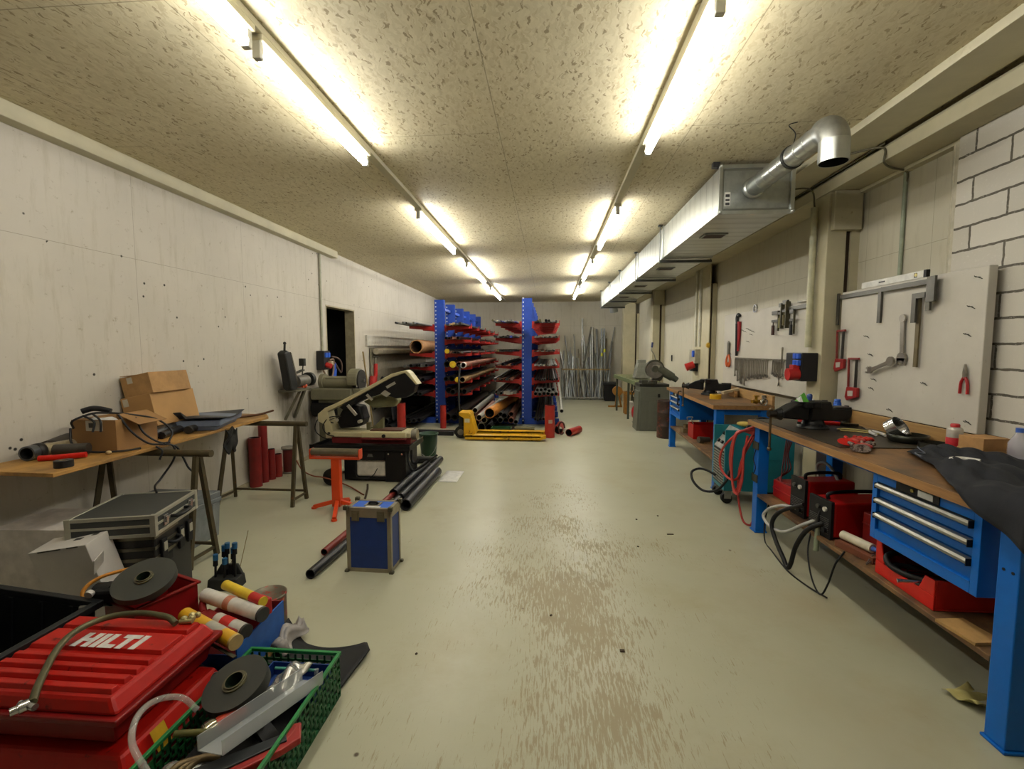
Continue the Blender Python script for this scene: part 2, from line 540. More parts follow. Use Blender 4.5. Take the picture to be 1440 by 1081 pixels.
# skirting, trims, beam, soffit
struct('baseboard_left', MB().box(XL, XL + .012, YF, D0 - .05, 0, .05), M('#a79d82', .7))
struct('trim_1', MB().box(XL, -3.05, YF, 6.58, 2.748, ZC), CREAM, .004)
struct('trim_2', MB().box(1.905, 2.17, YF, YB, 2.797, ZC), CREAM, .003)
bm_ = MB().prism([(2.19, YF, 2.68), (2.19, YF, 2.765), (2.22, YF, 2.795), (XR, YF, 2.795), (XR, YF, 2.68)], (0, YB - YF, 0))
struct('beam', bm_, CREAM2, .004)
struct('trim_3', MB().box(2.40, XR, YF, 3.9, 2.655, 2.68), CREAM2)
struct('trim_4', MB().box(2.39, XR, 3.001, 3.03, .9, 2.66).cyl((2.40, 3.042, .9), (2.40, 3.042, 2.66), .010), M('#b5ae98', .6))
def pillar(y0, y1, x0, bracket=True):
    p = MB().box(x0, 2.345, y0, y1, 0, 2.68)
    if bracket:
        p.box(x0 + .02, 2.43, y0 - .045, y1, 2.38, 2.68)
    struct('pillar', p, CREAM2, .006)
    struct('trim', MB().box(2.346, 2.385, y0 + .03, y1, 0, 2.4), DARKBROWN)  # dark strip put in for the gap beside the pillar, darkness in its colour
    struct('trim', MB().box(2.386, XR, y0 + .01, y1, 0, 2.4), CREAM2)
pillar(3.94, 4.14, 2.2)
pillar(7.05, 7.72, 2.36, False)
pillar(10.12, 10.35, 2.2)
pillar(12.9, 13.2, 2.02, False)
# blank wall panel that frames the bays: flat posts left of the conduits
struct('trim_5', MB().box(2.38, XR, 7.75, 7.9, 0, 2.66), CREAM2)

# ---------------------------------------------------------------- lighting rails and fluorescent lights
EMIT = emitter('lit_fluorescent_tube', TUBE_COLOR, TUBE_POWER)
EMIT_BOOST = emitter('lit_fluorescent_tube_boosted', (1.0, .985, .93), TUBE_POWER * 1.5)  # far tubes made stronger to brighten the back of the room
PLAST = M('#c9c8be', .4, var=.04)
for x, side in ((-1.245, 'left'), (.605, 'right')):
    s = -1 if side == 'left' else 1
    xa, xb = sorted((x, x + s * .062))
    r = MB().box(xa, xb, -.6, 13.2, 2.812, ZC - .001)
    solo('lighting_rail', r, CREAM, 'long cream ceiling rail carrying the %s row of fluorescent lights' % side, 'lighting rail', bev=.003)
spots = {'left': [(1.0, 1.97), (2.02, 3.24), (4.52, 6.26), (7.2, 9.28), (10.1, 12.15)],
         'right': [(.8, 1.84), (1.9, 3.21), (4.53, 6.17), (7.08, 9.0), (9.99, 12.15)]}
order = ['nearest', 'second', 'third', 'fourth', 'farthest']
for side, lst in spots.items():
    xc = -1.278 if side == 'left' else .638
    for i, (a, b) in enumerate(lst):
        t = thing('fluorescent_light', 'lit fluorescent tube light, %s along the %s ceiling rail' % (order[i] if i else 'nearest the camera', side),
                  'ceiling light', (xc, a, 2.735), group='fluorescent lights on the %s rail' % side)
        L = b - a
        MB().box(-.034, .034, 0, L, .048, .0765).obj('housing', CREAM, t, .003)
        MB().cyl((0, .03, -.002), (0, L - .03, -.002), .021, n=14).obj('tube', EMIT_BOOST if i > 2 else EMIT, t)
        for y0 in (0.0, L - .03):
            MB().box(-.018, .018, y0, y0 + .03, -.024, .05).obj('end_cap', PLAST, t, .003)

# ---------------------------------------------------------------- ventilation
DX0, DX1, DZ0, DZ1, DY0, DY1 = 1.27, 1.79, 2.465, 2.80, 3.68, 11.4
def corrugated():
    m = NT('folded_galvanised_sheet', .34, .9)
    v = m.mapped()
    sep = m.n('ShaderNodeSeparateXYZ'); m.l(v, sep.inputs[0])
    wv = m.math('PINGPONG', sep.outputs[1], .075)
    f = m.ramp(m.math('MULTIPLY', wv, 13.3), [(.0, lin('#8e918d')), (.12, lin('#b4b7b2')), (1, lin('#bfc2bd'))])
    m.color(m.mix(m.ramp(m.noise(v, 3, 4), [(.3, 0.0), (.8, .4)]), f, lin('#95968c')))
    m.bump(m.ramp(m.math('MULTIPLY', wv, 13.3), [(0, 0.0), (.15, 1.0)]), .5, .004)
    return m.mat
SHEET = corrugated()
t = thing('ventilation_duct', 'long rectangular galvanised ventilation duct hanging under the ceiling on the right', 'air duct', (DX0, DY0, DZ0))
Lx, Ly, Lz = DX1 - DX0, DY1 - DY0, DZ1 - DZ0
MB().box(0, Lx, 0, Ly, 0, Lz).obj('body', SHEET, t)
e = MB().box(.03, Lx - .03, -.004, 0, .03, Lz - .03).obj('end_panel', GALV2, t)
e['label'] = 'flat grey end panel'
MB().box(.035, .075, -.007, -.004, .05, .15).box(.04, .07, -.008, -.007, .055, .075, 1).box(.04, .07, -.008, -.007, .085, .10, 1).box(.04, .07, -.008, -.007, .115, .135, 1).obj(
    'label_sticker', [M('#d8d8d0', .5), M('#3a3a3a', .5)], e)
jl = [0.0, 1.72, 3.2, 4.75, 6.2, Ly - .04]
for i, y in enumerate(jl):
    f = MB()
    for a, b, c_, d_ in ((-.014, .016, -.014, Lz + .014), (Lx - .016, Lx + .014, -.014, Lz + .014)):
        f.box(a, b, y - .016, y + .016, c_, d_)
    f.box(-.014, Lx + .014, y - .015, y + .015, -.014, .014).box(-.014, Lx + .014, y - .015, y + .015, Lz - .014, Lz + .014)
    if i == 0:
        for px in (0, Lx):
            for pz in (0, Lz):
                f.sph((px, y - .02, pz), .016, 8, 6)
    f.obj('flange', GALV, t, .003)
    if i:
        h = MB().box(-.03, Lx + .03, y + .05, y + .085, -.045, -.016)
        for px in (-.022, Lx + .022):
            h.cyl((px, y + .067, -.03), (px, y + .067, ZC - DZ0 - .002), .006, n=8)
        h.box(-.045, .0, y + .045, y + .09, ZC - DZ0 - .02, ZC - DZ0 - .002)
        h.obj('hanger', M('#5d5f5c', .4, .8), t)
    else:
        MB().box(-.05, .0, .01, .05, Lz + .004, ZC - DZ0 - .002).obj('hanger', M('#2b2b2b', .5), t)
for y in (.62, 2.35, 4.0, 5.6):
    v = MB().box(.10, .30, y, y + .16, -.010, -.001)
    v = v.obj('vent_frame', GALV2, t)
    g = MB()
    for i in range(5):
        g.box(.115, .285, y + .018 + i*.028, y + .034 + i*.028, -.012, -.0095)
    g.obj('grille', M('#3a2420', .6), v)
pr = MB()
pr.lathe([(.19, 0), (.17, .06), (.10, .12)], (Lx/2, Ly + .05, Lz*.55), (0, 1, -.2))
pr.cyl((Lx/2, Ly + .14, Lz*.5), (Lx/2 + .06, Ly + .22, -.12), .10, n=18)
pr.obj('end_spout', GALV2, t)

t = thing('spiral_pipe', 'round galvanised pipe with an elbow outlet sticking out of the duct end', 'air pipe', (1.50, DY0 - .012, 2.635))
p = MB().cyl((0, 0, 0), (0, -.90, 0), .062, n=28)
for i in range(9):
    p.lathe([(.0625, 0), (.0655, .006), (.0625, .012)], (0, -.08 - i*.1, 0), (0, -1, 0), 28)
p.lathe([(.063, 0), (.075, .004), (.075, .03), (.063, .034)], (0, -.002, 0), (0, -1, 0), 28)
p.obj('pipe', GALV, t)
el = []
R_ = .10
for i in range(9):
    a = PI/2 * i / 8
    el.append((0, -.90 - R_*math.sin(a), -R_ + R_*math.cos(a)))
MB().tube(el, .072, 28, k=1).obj('elbow', M('#a8aaa6', .36, .88), t)
MB().pipe((0, -1.0, -.09), (0, -1.0, -.20), .0725, .067, 28, 0, 1).add([(.066*math.cos(q*PI/12), -1.0 + .066*math.sin(q*PI/12), -.11) for q in range(24)], [tuple(range(24))], 1).obj('outlet', [GALV, M('#141414', .9)], t)
c = MB().lathe([(.0665, 0), (.072, 0), (.072, .018), (.0665, .018)], (0, -.56, 0), (0, -1, 0), 28)
c.tube([(0, -.57, .07), (.01, -.57, .14), (-.03, -.57, .19), (.02, -.57, .207)], .003, 6)
c.obj('hanging_clamp', M('#33332f', .5, .6), t)

# ---------------------------------------------------------------- conduits and cables on the walls
CONDUIT = M('#aaa892', .5)
CABLE = M('#57523c', .6)
def conduit(label, pts, r, mat=CONDUIT):
    return solo('conduit', MB().tube(pts, r, 10, k=1), mat, label, 'conduit')
conduit('cream conduit running down the left wall beside the doorway', [(XL + .018, 6.2, 2.74), (XL + .018, 6.2, 1.36)], .017)
conduit('thick pale conduit down the front pillar into the black socket box', [(2.165, 4.075, 2.6), (2.165, 4.075, 1.46)], .026, M('#b6b394', .5))
conduit('thin green conduit down the panel wall behind the front tool board', [(2.435, 3.48, 2.655), (2.435, 3.48, 1.9)], .013, M('#8e9680', .5))
conduit('first of two white conduits down the wide pillar to the grey socket box', [(2.33, 7.62, 2.66), (2.33, 7.62, 1.48)], .022, M('#c2bfae', .5))
conduit('second of two white conduits down the wide pillar, nearer the camera', [(2.33, 7.42, 2.66), (2.33, 7.42, 1.48)], .022, M('#c2bfae', .5))
solo('cable', MB().tube([(1.98, 3.62, 2.79), (2.06, 3.47, 2.785), (2.178, 3.33, 2.765), (2.178, 3.31, 2.665), (2.3, 3.42, 2.668), (2.425, 3.46, 2.655), (2.437, 3.475, 2.58)], .007, 6), CABLE,
     'dark cable looping from the soffit over the beam to the green conduit', 'cable')
solo('cable', MB().tube([(1.92, 4.3, 2.79), (2.0, 4.2, 2.785), (2.15, 4.12, 2.76), (2.165, 4.075, 2.6)], .007, 6), CABLE,
     'dark cable dropping off the soffit into the thick pale conduit', 'cable')
solo('cable', MB().tube([(2.185, 3.33, 2.79), (2.185, 4.2, 2.792), (2.185, 6.5, 2.79)], .006, 6), CABLE,
     'dark cable lying along the gap above the beam', 'cable')

# ---------------------------------------------------------------- right side: workbenches
def wpart(mb, name, mats, t, bev=0.0, label=None):
    """a part given in room coordinates under thing t"""
    o = mb.obj(name, mats, t, bev)
    o.location = -Vector(t.location)
    if label: o['label'] = label
    return o

BLUE = M('#005fb8', .4, var=.06, wear='#0a5aa0', wear_at=.74, spec=.35)
BLUE_D = M('#005aae', .42, var=.06, spec=.35)
TOPWOOD = wood('bench_top_wood', '#6a4a2b', '#86623a', 'y', .5, stain='#4d3a26')
EDGEWOOD = wood('bench_edge_wood', '#7a5630', '#a3794a', 'y', .55)
SHELFWOOD = wood('bench_shelf_wood', '#6b4b2a', '#8d6a40', 'y', .6, stain='#4b3522')
IRON = M('#131313', .45, .4, var=.3, wear='#3a3733', wear_at=.72)
ALU = M('#8f8d86', .34, .85, var=.08)
RED = M('#9c0f0b', .4, var=.1, spec=.35)
REDB = M('#c21a0f', .38, var=.08, spec=.35)
RUBBER = M('#0b0b0b', .55, spec=.35)
WHITEP = M('#cfccc4', .5, var=.05)
CARD = M('#a9814f', .75, var=.08, scale=6)
CARD_D = M('#8f6a3e', .75, var=.1, scale=6)
CHROME = M('#c8c8c6', .2, .95, var=.06)

def drawer_unit(label, loc, rz, group):
    """front faces -X in its own frame; base point = front bottom left corner"""
    t = thing('drawer_cabinet', label, 'drawer cabinet', loc, rz, group)
    W_, H_, Dp = .59, .34, .52
    b = MB().box(.0, Dp, 0, .032, 0, H_).box(0, Dp, W_-.032, W_, 0, H_).box(.0003, Dp-.021, .0325, W_-.0325, 0.0003, .045).box(.0003, Dp-.021, .0325, W_-.0325, H_-.05, H_-.0003).box(Dp-.02, Dp-.0003, .0325, W_-.0325, 0.0003, H_-.0003)
    b.box(-.003, .02, .033, W_-.033, .0455, .049)
    b.obj('body', BLUE, t, .003)
    lk = MB().box(-.004, .0, .19, .43, H_-.048, H_-.006).cyl((-.004, .33, H_-.027), (-.01, .33, H_-.027), .008, n=12, mi=2).box(-.006, -.003, .22, .30, H_-.042, H_-.014, 1)
    lk.obj('lock_strip', [BLACK, M('#c9c9c4', .5), M('#9a8a4a', .4, .7)], t)
    zs = [(.215, .288), (.14, .213), (.048, .138)]
    for z0, z1 in zs:
        d = MB().box(.012, .03, .036, W_-.036, z0+.002, z1-.002).box(.03, Dp-.03, .05, W_-.05, z0+.006, z0+.02)
        d = d.obj('drawer', BLUE_D, t, .002)
        y0, y1 = .038, W_-.038
        pr = [(.012, y0, z1-.002), (-.010, y0, z1-.004), (-.018, y0, z1-.012), (-.016, y0, z1-.022), (-.004, y0, z1-.030), (.012, y0, z1-.031)]
        MB().prism(pr, (0, y1-y0, 0)).box(-.017, .012, y0-.003, y0, z1-.031, z1-.002, 1).box(-.017, .012, y1, y1+.003, z1-.031, z1-.002, 1).obj('handle', [ALU, BLACK], d)
    return t

def workbench(label, y0, y1, x0=1.60, x1=2.30, group='blue workbenches along the right wall', rz=0.0, zt=.885, rail=(.78, 2.03)):
    t = thing('workbench', label, 'workbench', (x0, y0, 0), rz, group)
    L, W_ = y1 - y0, x1 - x0
    MB().box(0, W_, 0, L, zt-.042, zt).obj('worktop', TOPWOOD, t, .004)
    MB().box(-.004, .0, .0, L, zt-.041, zt-.002).box(0, W_, -.004, 0, zt-.041, zt-.002).obj('worktop_edge', EDGEWOOD, t)
    for yy in (.025, L - .125):
        for xx in (.035, W_ - .115):
            l = MB().box(xx, xx+.08, yy, yy+.08, .012, zt-.043).box(xx-.008, xx+.088, yy-.008, yy+.088, 0, .012)
            for dy in (.022, .056):
                l.cyl((xx-.0015, yy+dy, .66), (xx+.001, yy+dy, .66), .006, n=8, mi=1)
            l.obj('leg', [BLUE, BLACK], t, .004)
    f = MB().box(.13, .17, rail[0], rail[1], zt-.10, zt-.043).box(W_-.09, W_-.05, .1, L-.12, zt-.10, zt-.043)
    for yy in (.04, L-.10):
        f.box(.1, W_-.1, yy, yy+.04, zt-.10, zt-.043).box(.1, W_-.1, yy, yy+.04, .23, .29)
    f.box(W_-.09, W_-.06, .1, L-.12, .23, .29)
    f.obj('frame', BLUE_D, t, .003)
    MB().box(.035, W_-.04, .107, L-.128, .291, .315).obj('shelf', SHELFWOOD, t, .003)
    MB().box(W_-.025, W_, 0, L, zt, zt+.10).obj('upstand', wood('bench_upstand_wood', '#8d6a3c', '#a98550', 'y', .6), t, .003)
    return t
workbench('blue workbench nearest the camera, with the dark jacket on its brown top', 1.66, 3.82)
drawer_unit('blue drawer cabinet with steel grips under the bench nearest the camera', (1.63, 1.83, .503), 0, 'blue drawer cabinets')
B2, RZ2 = Vector((1.66, 4.78, 0)), -.045
workbench('blue workbench farther back, beside the grey cold saw', 4.78, 7.05, 1.66, 2.24, rz=RZ2, zt=.88, rail=(.1, 1.52))
def b2(x, y, z):          # a point on the far bench: x from its front edge, y along it
    return B2 + Matrix.Rotation(RZ2, 3, 'Z') @ Vector((x, y, z))
drawer_unit('small blue drawer cabinet with steel grips under the bench farther back', b2(.03, 1.545, .496), RZ2, 'blue drawer cabinets')

# ---------------------------------------------------------------- vises
def vise(label, loc, rz, cloth=False):
    t = thing('bench_vise', label, 'vise', loc, rz, 'black bench vises')
    b = MB().lathe([(.10, 0), (.10, .018), (.075, .024), (.065, .05), (.06, .06)], (0, 0, 0))
    for a in (.5, 2.6, 4.7):
        b.cyl((.085*math.cos(a), .085*math.sin(a), .018), (.085*math.cos(a), .085*math.sin(a), .034), .012, n=6)
    b.obj('swivel_base', IRON, t)
    # body runs along x: screw at -x, anvil at +x
    prof = [(-.055, .055), (.20, .055), (.235, .08), (.24, .135), (.10, .14), (.085, .19), (-.03, .19), (-.05, .16)]
    MB().prism([(x, -.06, z) for x, z in prof], (0, .12, 0)).obj('body', IRON, t, .008)
    MB().box(-.055, .0, -.085, .085, .148, .192).obj('fixed_jaw', IRON, t, .006)
    MB().box(.13, .24, -.05, .05, .135, .15).obj('anvil', M('#2d2c2b', .35, .6, wear='#6a655e'), t, .004)
    m = MB().prism([(x, -.058, z) for x, z in [(-.25, .075), (-.07, .06), (-.07, .15), (-.10, .188), (-.17, .165), (-.25, .12)]], (0, .116, 0))
    m.box(-.115, -.062, -.085, .085, .146, .19).cyl((-.24, 0, .1), (-.275, 0, .1), .045, .03, 18)
    m.obj('moving_jaw', IRON, t, .008)
    MB().cyl((-.27, 0, .1), (-.325, 0, .1), .026, .024, 16).obj('screw', M('#3b3836', .35, .8), t)
    MB().cyl((-.308, 0, -.15), (-.308, 0, .13), .0085, n=10).sph((-.308, 0, .13), .015, 10, 8).sph((-.308, 0, -.15), .015, 10, 8).obj('handle', M('#6b5a42', .4, .7), t)
    return t
vise('black bench vise with a hanging handle bar on the bench nearest the camera', (1.865, 3.40, .892), .12)
vise('black bench vise on the far workbench, beside the yellow tape roll', tuple(b2(.28, 1.12, .8805)), -.35)
solo('rag', MB().add([(-.04, -.03, 0), (.02, -.045, .0), (.045, .03, 0), (-.03, .03, 0), (-.012, -.012, .05), (.022, .006, .062)],
     [(0, 1, 4), (1, 2, 5), (1, 5, 4), (2, 3, 5), (3, 4, 5), (3, 0, 4), (3, 2, 1, 0)], 0).add([(-.044, -.032, 0), (-.02, -.04, 0), (-.02, -.02, .04), (-.045, -.005, .02)], [(0, 1, 2), (0, 2, 3), (0, 3, 1), (1, 3, 2)], 1),
     [M('#4f9a2c', .8), M('#c9cbc4', .8)], 'small green and white rag lying on the nearer vise', 'rag', (1.76, 3.36, 1.083), (0, 0, .2))

# ---------------------------------------------------------------- things on the nearer workbench
ZT = .885
solo('steel_plate', MB().box(1.655, 2.25, 2.74, 3.79, ZT + .0005, ZT + .006), M('#3a352b', .45, .5, wear='#54493a', scale=5, wear_at=.55), 'dark steel sheet lying on the nearer brown bench top', 'steel sheet')
ZP = ZT + .0065
def can(label, loc, r, h, body, cap, band=None, cat='spray can', name='spray_can', rot=(0, 0, 0), group=None, capr=.6):
    t = thing(name, label, cat, loc, group=group, rot=rot)
    o = MB().lathe([(r*.96, 0), (r, .004), (r, h*.80), (r*.9, h*.86), (r*.5, h*.90)], n=22)
    o = o.obj('body', body, t)
    if band:
        MB().lathe([(r+.0004, h*band[0]), (r+.0008, h*band[0]+.001), (r+.0008, h*band[1]), (r+.0004, h*band[1]+.001)], n=22).obj('printed_band', band[2], o)
    MB().lathe([(r*capr, h*.885), (r*capr, h*.97), (r*capr*.8, h)], n=18).obj('cap', cap, t)
    return t
can('red and silver spray can standing beside the dark jacket', (2.17, 2.63, ZT), .034, .165, M('#b3ada3', .35, .3), M('#b01c1c', .4), (.06, .55, M('#b5202a', .45)))
can('white and black spray can behind the nearer vise', (2.20, 3.86, ZT), .025, .155, M('#b9b7ae', .4), M('#1c1c1c', .4), (.25, .6, M('#4b4b4b', .5)), capr=.9)
can('blue spray bottle behind the nearer vise', (2.225, 3.74, ZP), .027, .17, M('#1c57b8', .4), M('#1c57b8', .4), capr=.8)
can('small yellow bottle with black cap beside the blue bottle', (2.245, 3.66, ZP), .022, .13, M('#c99d1e', .45), M('#222222', .5), (.0, .35, M('#26261e', .5)), 'bottle', 'bottle', capr=.75)
# red bolt cutter, strap, white cable cutter
t = thing('bolt_cutter', 'red handled bolt cutter lying on the steel sheet beside the vise', 'bolt cutter', (2.12, 3.52, ZP + .012), -.55)
for s in (-1, 1):
    MB().tube([(0, s*.02, 0), (-.12, s*.035, 0), (-.26, s*.02, 0)], .011, 8).obj('handle', REDB, t)
MB().prism([(0, -.02, -.008), (.06, -.03, -.008), (.11, -.012, -.008), (.11, .012, -.008), (.06, .03, -.008), (0, .02, -.008)], (0, 0, .016)).obj('jaws', M('#33302c', .4, .7), t)
solo('strap', MB().tube([(0, 0, 0), (.10, .02, .0), (.2, .0, .0), (.23, .05, .0), (.12, .07, .004), (.02, .09, .0), (-.02, .04, .0), (0, 0, 0.008)], .005, 6), M('#a89a5c', .7),
     'thin yellowish strap looped on the steel sheet', 'strap', (1.98, 3.28, ZP + .0055), (0, 0, -.7))
t = thing('hand_cutter', 'white handled cutter lying open near the back of the bench', 'cutter', (2.14, 3.22, ZP + .012), 1.3)
for s in (-1, 1):
    MB().tube([(0, s*.008, 0), (-.07, s*.026, 0), (-.15, s*.024, 0)], .009, 8).obj('handle', WHITEP, t)
MB().prism([(0, -.012, -.006), (.05, -.016, -.006), (.17, -.003, -.006), (.17, .003, -.006), (.05, .016, -.006), (0, .012, -.006)], (0, 0, .012)).obj('blade', CHROME, t)
# work gloves
def glove(loc, rz, back, palm, label):
    t = thing('work_glove', label, 'work glove', loc, rz, 'pair of work gloves on the nearer bench')
    MB().sph((0, 0, 0), (.055, .045, .016), 14, 8).obj('palm', palm, t)
    cf = MB().lathe([(.036, 0), (.042, .03), (.048, .07)], (-.045, 0, .0), (-1, 0, .05), 14)
    cf.v = [Vector((p.x, p.y, p.z * .42 + .002)) for p in cf.v]
    cf.obj('cuff', back, t)
    for i, (y, L) in enumerate(((-.032, .062), (-.011, .075), (.011, .07), (.031, .055))):
        MB().tube([(.04, y, 0), (.04 + L*.6, y*1.25, .008), (.04 + L, y*1.3, -.002)], (.0115, .009), 8).obj('finger', back, t)
    MB().tube([(-.01, .04, 0), (.02, .065, .006), (.05, .075, 0)], (.012, .009), 8).obj('thumb', back, t)
GL = M('#7d7168', .85, var=.5, scale=40, wear='#35251f', wear_at=.5)
glove((1.80, 2.83, ZP + .022), .6, REDB, RED, 'red work glove lying on its palm at the front of the bench')
glove((1.755, 2.70, ZT + .022), .9, GL, RED, 'dirty patterned work glove in front of the red one')
# duct ring and black pan
t = thing('pipe_clamp_ring', 'shiny sheet metal ring leaning on the round dark pan', 'metal ring', (2.13, 2.99, .965), rot=(.75, .55, 0))
MB().pipe((0, 0, -.03), (0, 0, .03), .062, .0605, 30).obj('ring', CHROME, t)
MB().box(.058, .085, -.008, .008, -.02, .02).cyl((.07, -.02, 0), (.07, .02, 0), .005, n=8).obj('lug', STEEL, t, .002)
solo('round_pan', MB().lathe([(.085, 0), (.098, .012), (.102, .045), (.096, .045), (.09, .014), (.0, .012)], n=30), M('#34352e', .3, .8), 'round dark metal pan on the back of the nearer bench', 'pan', (2.155, 2.93, ZP))
solo('clamp_band', MB().pipe((0, 0, 0), (0, 0, .035), .075, .0735, 26).box(-.01, .02, .072, .09, .005, .03), M('#4a4a42', .3, .85), 'open dark clamp band lying beside the round pan', 'clamp', (2.18, 2.76, ZP - .006))
# cartons by the wall end
solo('cardboard_box', MB().box(0, .14, 0, .13, 0, .065), CARD, 'lower small cardboard box of two at the end of the bench', 'cardboard box', (2.115, 2.40, ZT), (0, 0, .1), 'small cartons at the bench end', .002)
solo('cardboard_box', MB().box(0, .135, 0, .125, 0, .060), M('#a57c4c', .75), 'upper small cardboard box of two at the end of the bench', 'cardboard box', (2.117, 2.402, ZT + .0655), (0, 0, .1), 'small cartons at the bench end', .002)
solo('cardboard_box', MB().box(0, .07, 0, .09, 0, .09), M('#8a7440', .75), 'narrow olive cardboard box behind the red spray can', 'cardboard box', (2.20, 2.545, ZT), (0, 0, .05), 'small cartons at the bench end', .002)
t = thing('plastic_bottle', 'clear plastic bottle at the wall end of the nearer bench', 'bottle', (2.215, 2.335, ZT))
MB().lathe([(.036, 0), (.04, .01), (.04, .055), (.037, .06), (.04, .065), (.04, .12), (.016, .165), (.015, .175)], n=20).obj('body', glassy('clear_pet', '#c9c6d2', .06, .45), t)
MB().lathe([(.017, .172), (.017, .192)], n=16).obj('cap', M('#3a5fae', .4), t)
solo('paper_pad', MB().box(0, .10, 0, .004, 0, .12), WHITEP, 'white card leaning on the block wall behind the bench', 'card', (2.27, 2.36, ZT + .001), (0, 0, 1.45))

# draped navy jacket with a light logo
def jacket():
    # outline on the bench: back edge and front edge as it runs from the tip towards the camera
    back = [(0, 2.10, 2.72), (.3, 2.17, 2.42), (.65, 2.20, 2.05), (1, 2.22, 1.56)]
    front = [(0, 1.93, 2.62), (.3, 1.80, 2.28), (.66, 1.595, 1.92), (1, 1.47, 1.60)]
    def pick(tab, u):
        for (a0, x0, y0), (a1, x1, y1) in zip(tab, tab[1:]):
            if u <= a1:
                k = (u - a0) / (a1 - a0)
                return x0 + (x1 - x0) * k, y0 + (y1 - y0) * k
        return tab[-1][1:]
    edge = 1.590
    def fn(u, v):
        bx_, by_ = pick(back, u); fx, fy = pick(front, u)
        x = bx_ + (fx - bx_) * v; y = by_ + (fy - by_) * v
        rim = min(1.0, 6 * u, 5 * v + .25, 5 * (1 - v) + .2)
        z = ZT + .008 + rim * (.034 + .016 * math.sin(15 * u + 9 * v) + .014 * abs(math.sin(10 * v - 17 * u)) + .012 * abs(math.sin(19 * v + 7 * u)))
        if x < edge:
            d = edge - x
            x = edge - .006 - .010 * (1 + math.sin(26 * u)) * min(1, d / .05)
            z = ZT + .010 - d + .012 * math.exp(-d / .02)
        return (x, y, z)
    return fn
jk = MB().grid(jacket(), 44, 40, .006)
NAVY = M('#0d1019', .85, var=.25, scale=9, bump=.3)
jt = tag(jk.obj('jacket', NAVY), 'dark navy work jacket draped over the near end of the brown bench', 'jacket')
tr = MB().tube([(1.955, 2.585, ZT+.045), (1.88, 2.47, ZT+.055), (1.85, 2.40, ZT+.05), (1.79, 2.38, ZT+.056), (1.76, 2.30, ZT+.055)], .0035, 6)
tr.obj('piping', M('#4d535f', .7), jt)
lg = MB().tube([(1.905, 2.17, ZT+.068), (1.87, 2.215, ZT+.068), (1.82, 2.21, ZT+.068), (1.80, 2.18, ZT+.066)], .010, 8)
lg.obj('logo', WHITEP, jt)

# ---------------------------------------------------------------- under the nearer bench
ZS = .316
WELD_R = M('#980d0a', .4, var=.12, spec=.35)
GRILLE = M('#242424', .45, wear='#6b6a66', wear_at=.66, scale=30)
def welder(label, loc, rz, L=.34, W_=.15, H_=.25):
    t = thing('welding_machine', label, 'welding machine', loc, rz, 'red welding machines under the nearer bench')
    MB().box(.02, L, 0, W_, .012, H_).obj('housing', WELD_R, t, .012)
    f = MB().box(0, .02, 0, W_, 0, H_ + .01)
    for i in range(9):
        f.box(-.004, .0, .012, W_-.012, .03 + i*.011, .035 + i*.011, 1)
    f.cyl((0, .045, H_-.045), (-.012, .045, H_-.045), .014, n=14, mi=2).cyl((0, .105, H_-.045), (-.012, .105, H_-.045), .014, n=14, mi=1)
    f.cyl((0, .04, .05), (-.018, .04, .05), .016, n=14, mi=0).cyl((0, .11, .05), (-.018, .11, .05), .016, n=14, mi=0)
    f = f.obj('front_panel', [BLACK, M('#4c4b48', .4, .5), M('#b9b6ac', .4)], t, .004)
    f['label'] = 'black slotted front panel with knobs'
    MB().tube([(.05, W_/2, H_), (.06, W_/2, H_+.035), (L/2, W_/2, H_+.045), (L-.06, W_/2, H_+.035), (L-.05, W_/2, H_)], .011, 8).obj('carry_handle', BLACK, t)
    MB().box(.03, L-.03, W_/2-.03, W_/2+.03, -.0005, .012).obj('foot', BLACK, t)
    return t
welder('small red welding machine standing beside the far leg under the nearer bench', (1.70, 3.15, ZS), .10)
welder('larger red welding machine with a slotted black front in the middle of the bench shelf', (1.665, 2.80, ZS), .12, .44, .19, .22)
solo('plastic_case', MB().box(0, .42, 0, .32, 0, .13).box(-.004, .424, -.004, .324, .06, .072), RED, 'closed red case at the back of the shelf behind the welding machines', 'case', (1.75, 3.34, ZS), (0, 0, .04), None, .012)
solo('plastic_case', MB().box(0, .40, 0, .3, 0, .20).box(-.004, .404, -.004, .304, .13, .142), M('#7c1512', .45), 'dull red case behind the larger welding machine', 'case', (1.82, 2.45, ZS), (0, 0, .03), None, .012)
GREYC = M('#8d8d8a', .5)
solo('welding_cable', MB().tube([(1.99, 3.42, ZS+.13), (1.985, 3.50, .50), (1.98, 3.53, .58), (1.97, 3.44, .635), (1.96, 3.33, .625), (1.95, 3.24, .575), (1.95, 3.20, .52), (1.95, 3.21, .47)], .010, 8), GREYC,
     'grey cable standing up in a hoop behind the small welding machine', 'cable')
solo('welding_cable', MB().tube([(1.665, 2.92, .40), (1.62, 3.0, .335), (1.585, 3.14, .23), (1.575, 3.28, .195), (1.575, 3.40, .2), (1.58, 3.45, .235), (1.60, 3.40, .30), (1.64, 3.30, .355), (1.69, 3.22, .365)], .011, 8), M('#a3a3a0', .45),
     'light grey cable bulging out in a loop below the small welding machine', 'cable')
solo('welding_cable', MB().tube([(1.66, 2.86, .40), (1.60, 2.92, .33), (1.57, 2.98, .20), (1.555, 3.0, .08), (1.55, 3.03, .035), (1.555, 3.10, .07), (1.56, 3.22, .14), (1.565, 3.29, .23), (1.60, 3.25, .33), (1.67, 3.10, .43)], .014, 8), RUBBER,
     'thick black cable hanging in a loop from the bench shelf to the floor', 'cable')
t = thing('welding_torch', 'greenish grey torch handle hanging down over the shelf edge', 'torch', (1.645, 2.89, .375))
MB().cyl((0, 0, 0), (-.004, .0, -.16), .013, .015, 12).obj('grip', M('#7f8770', .5), t)
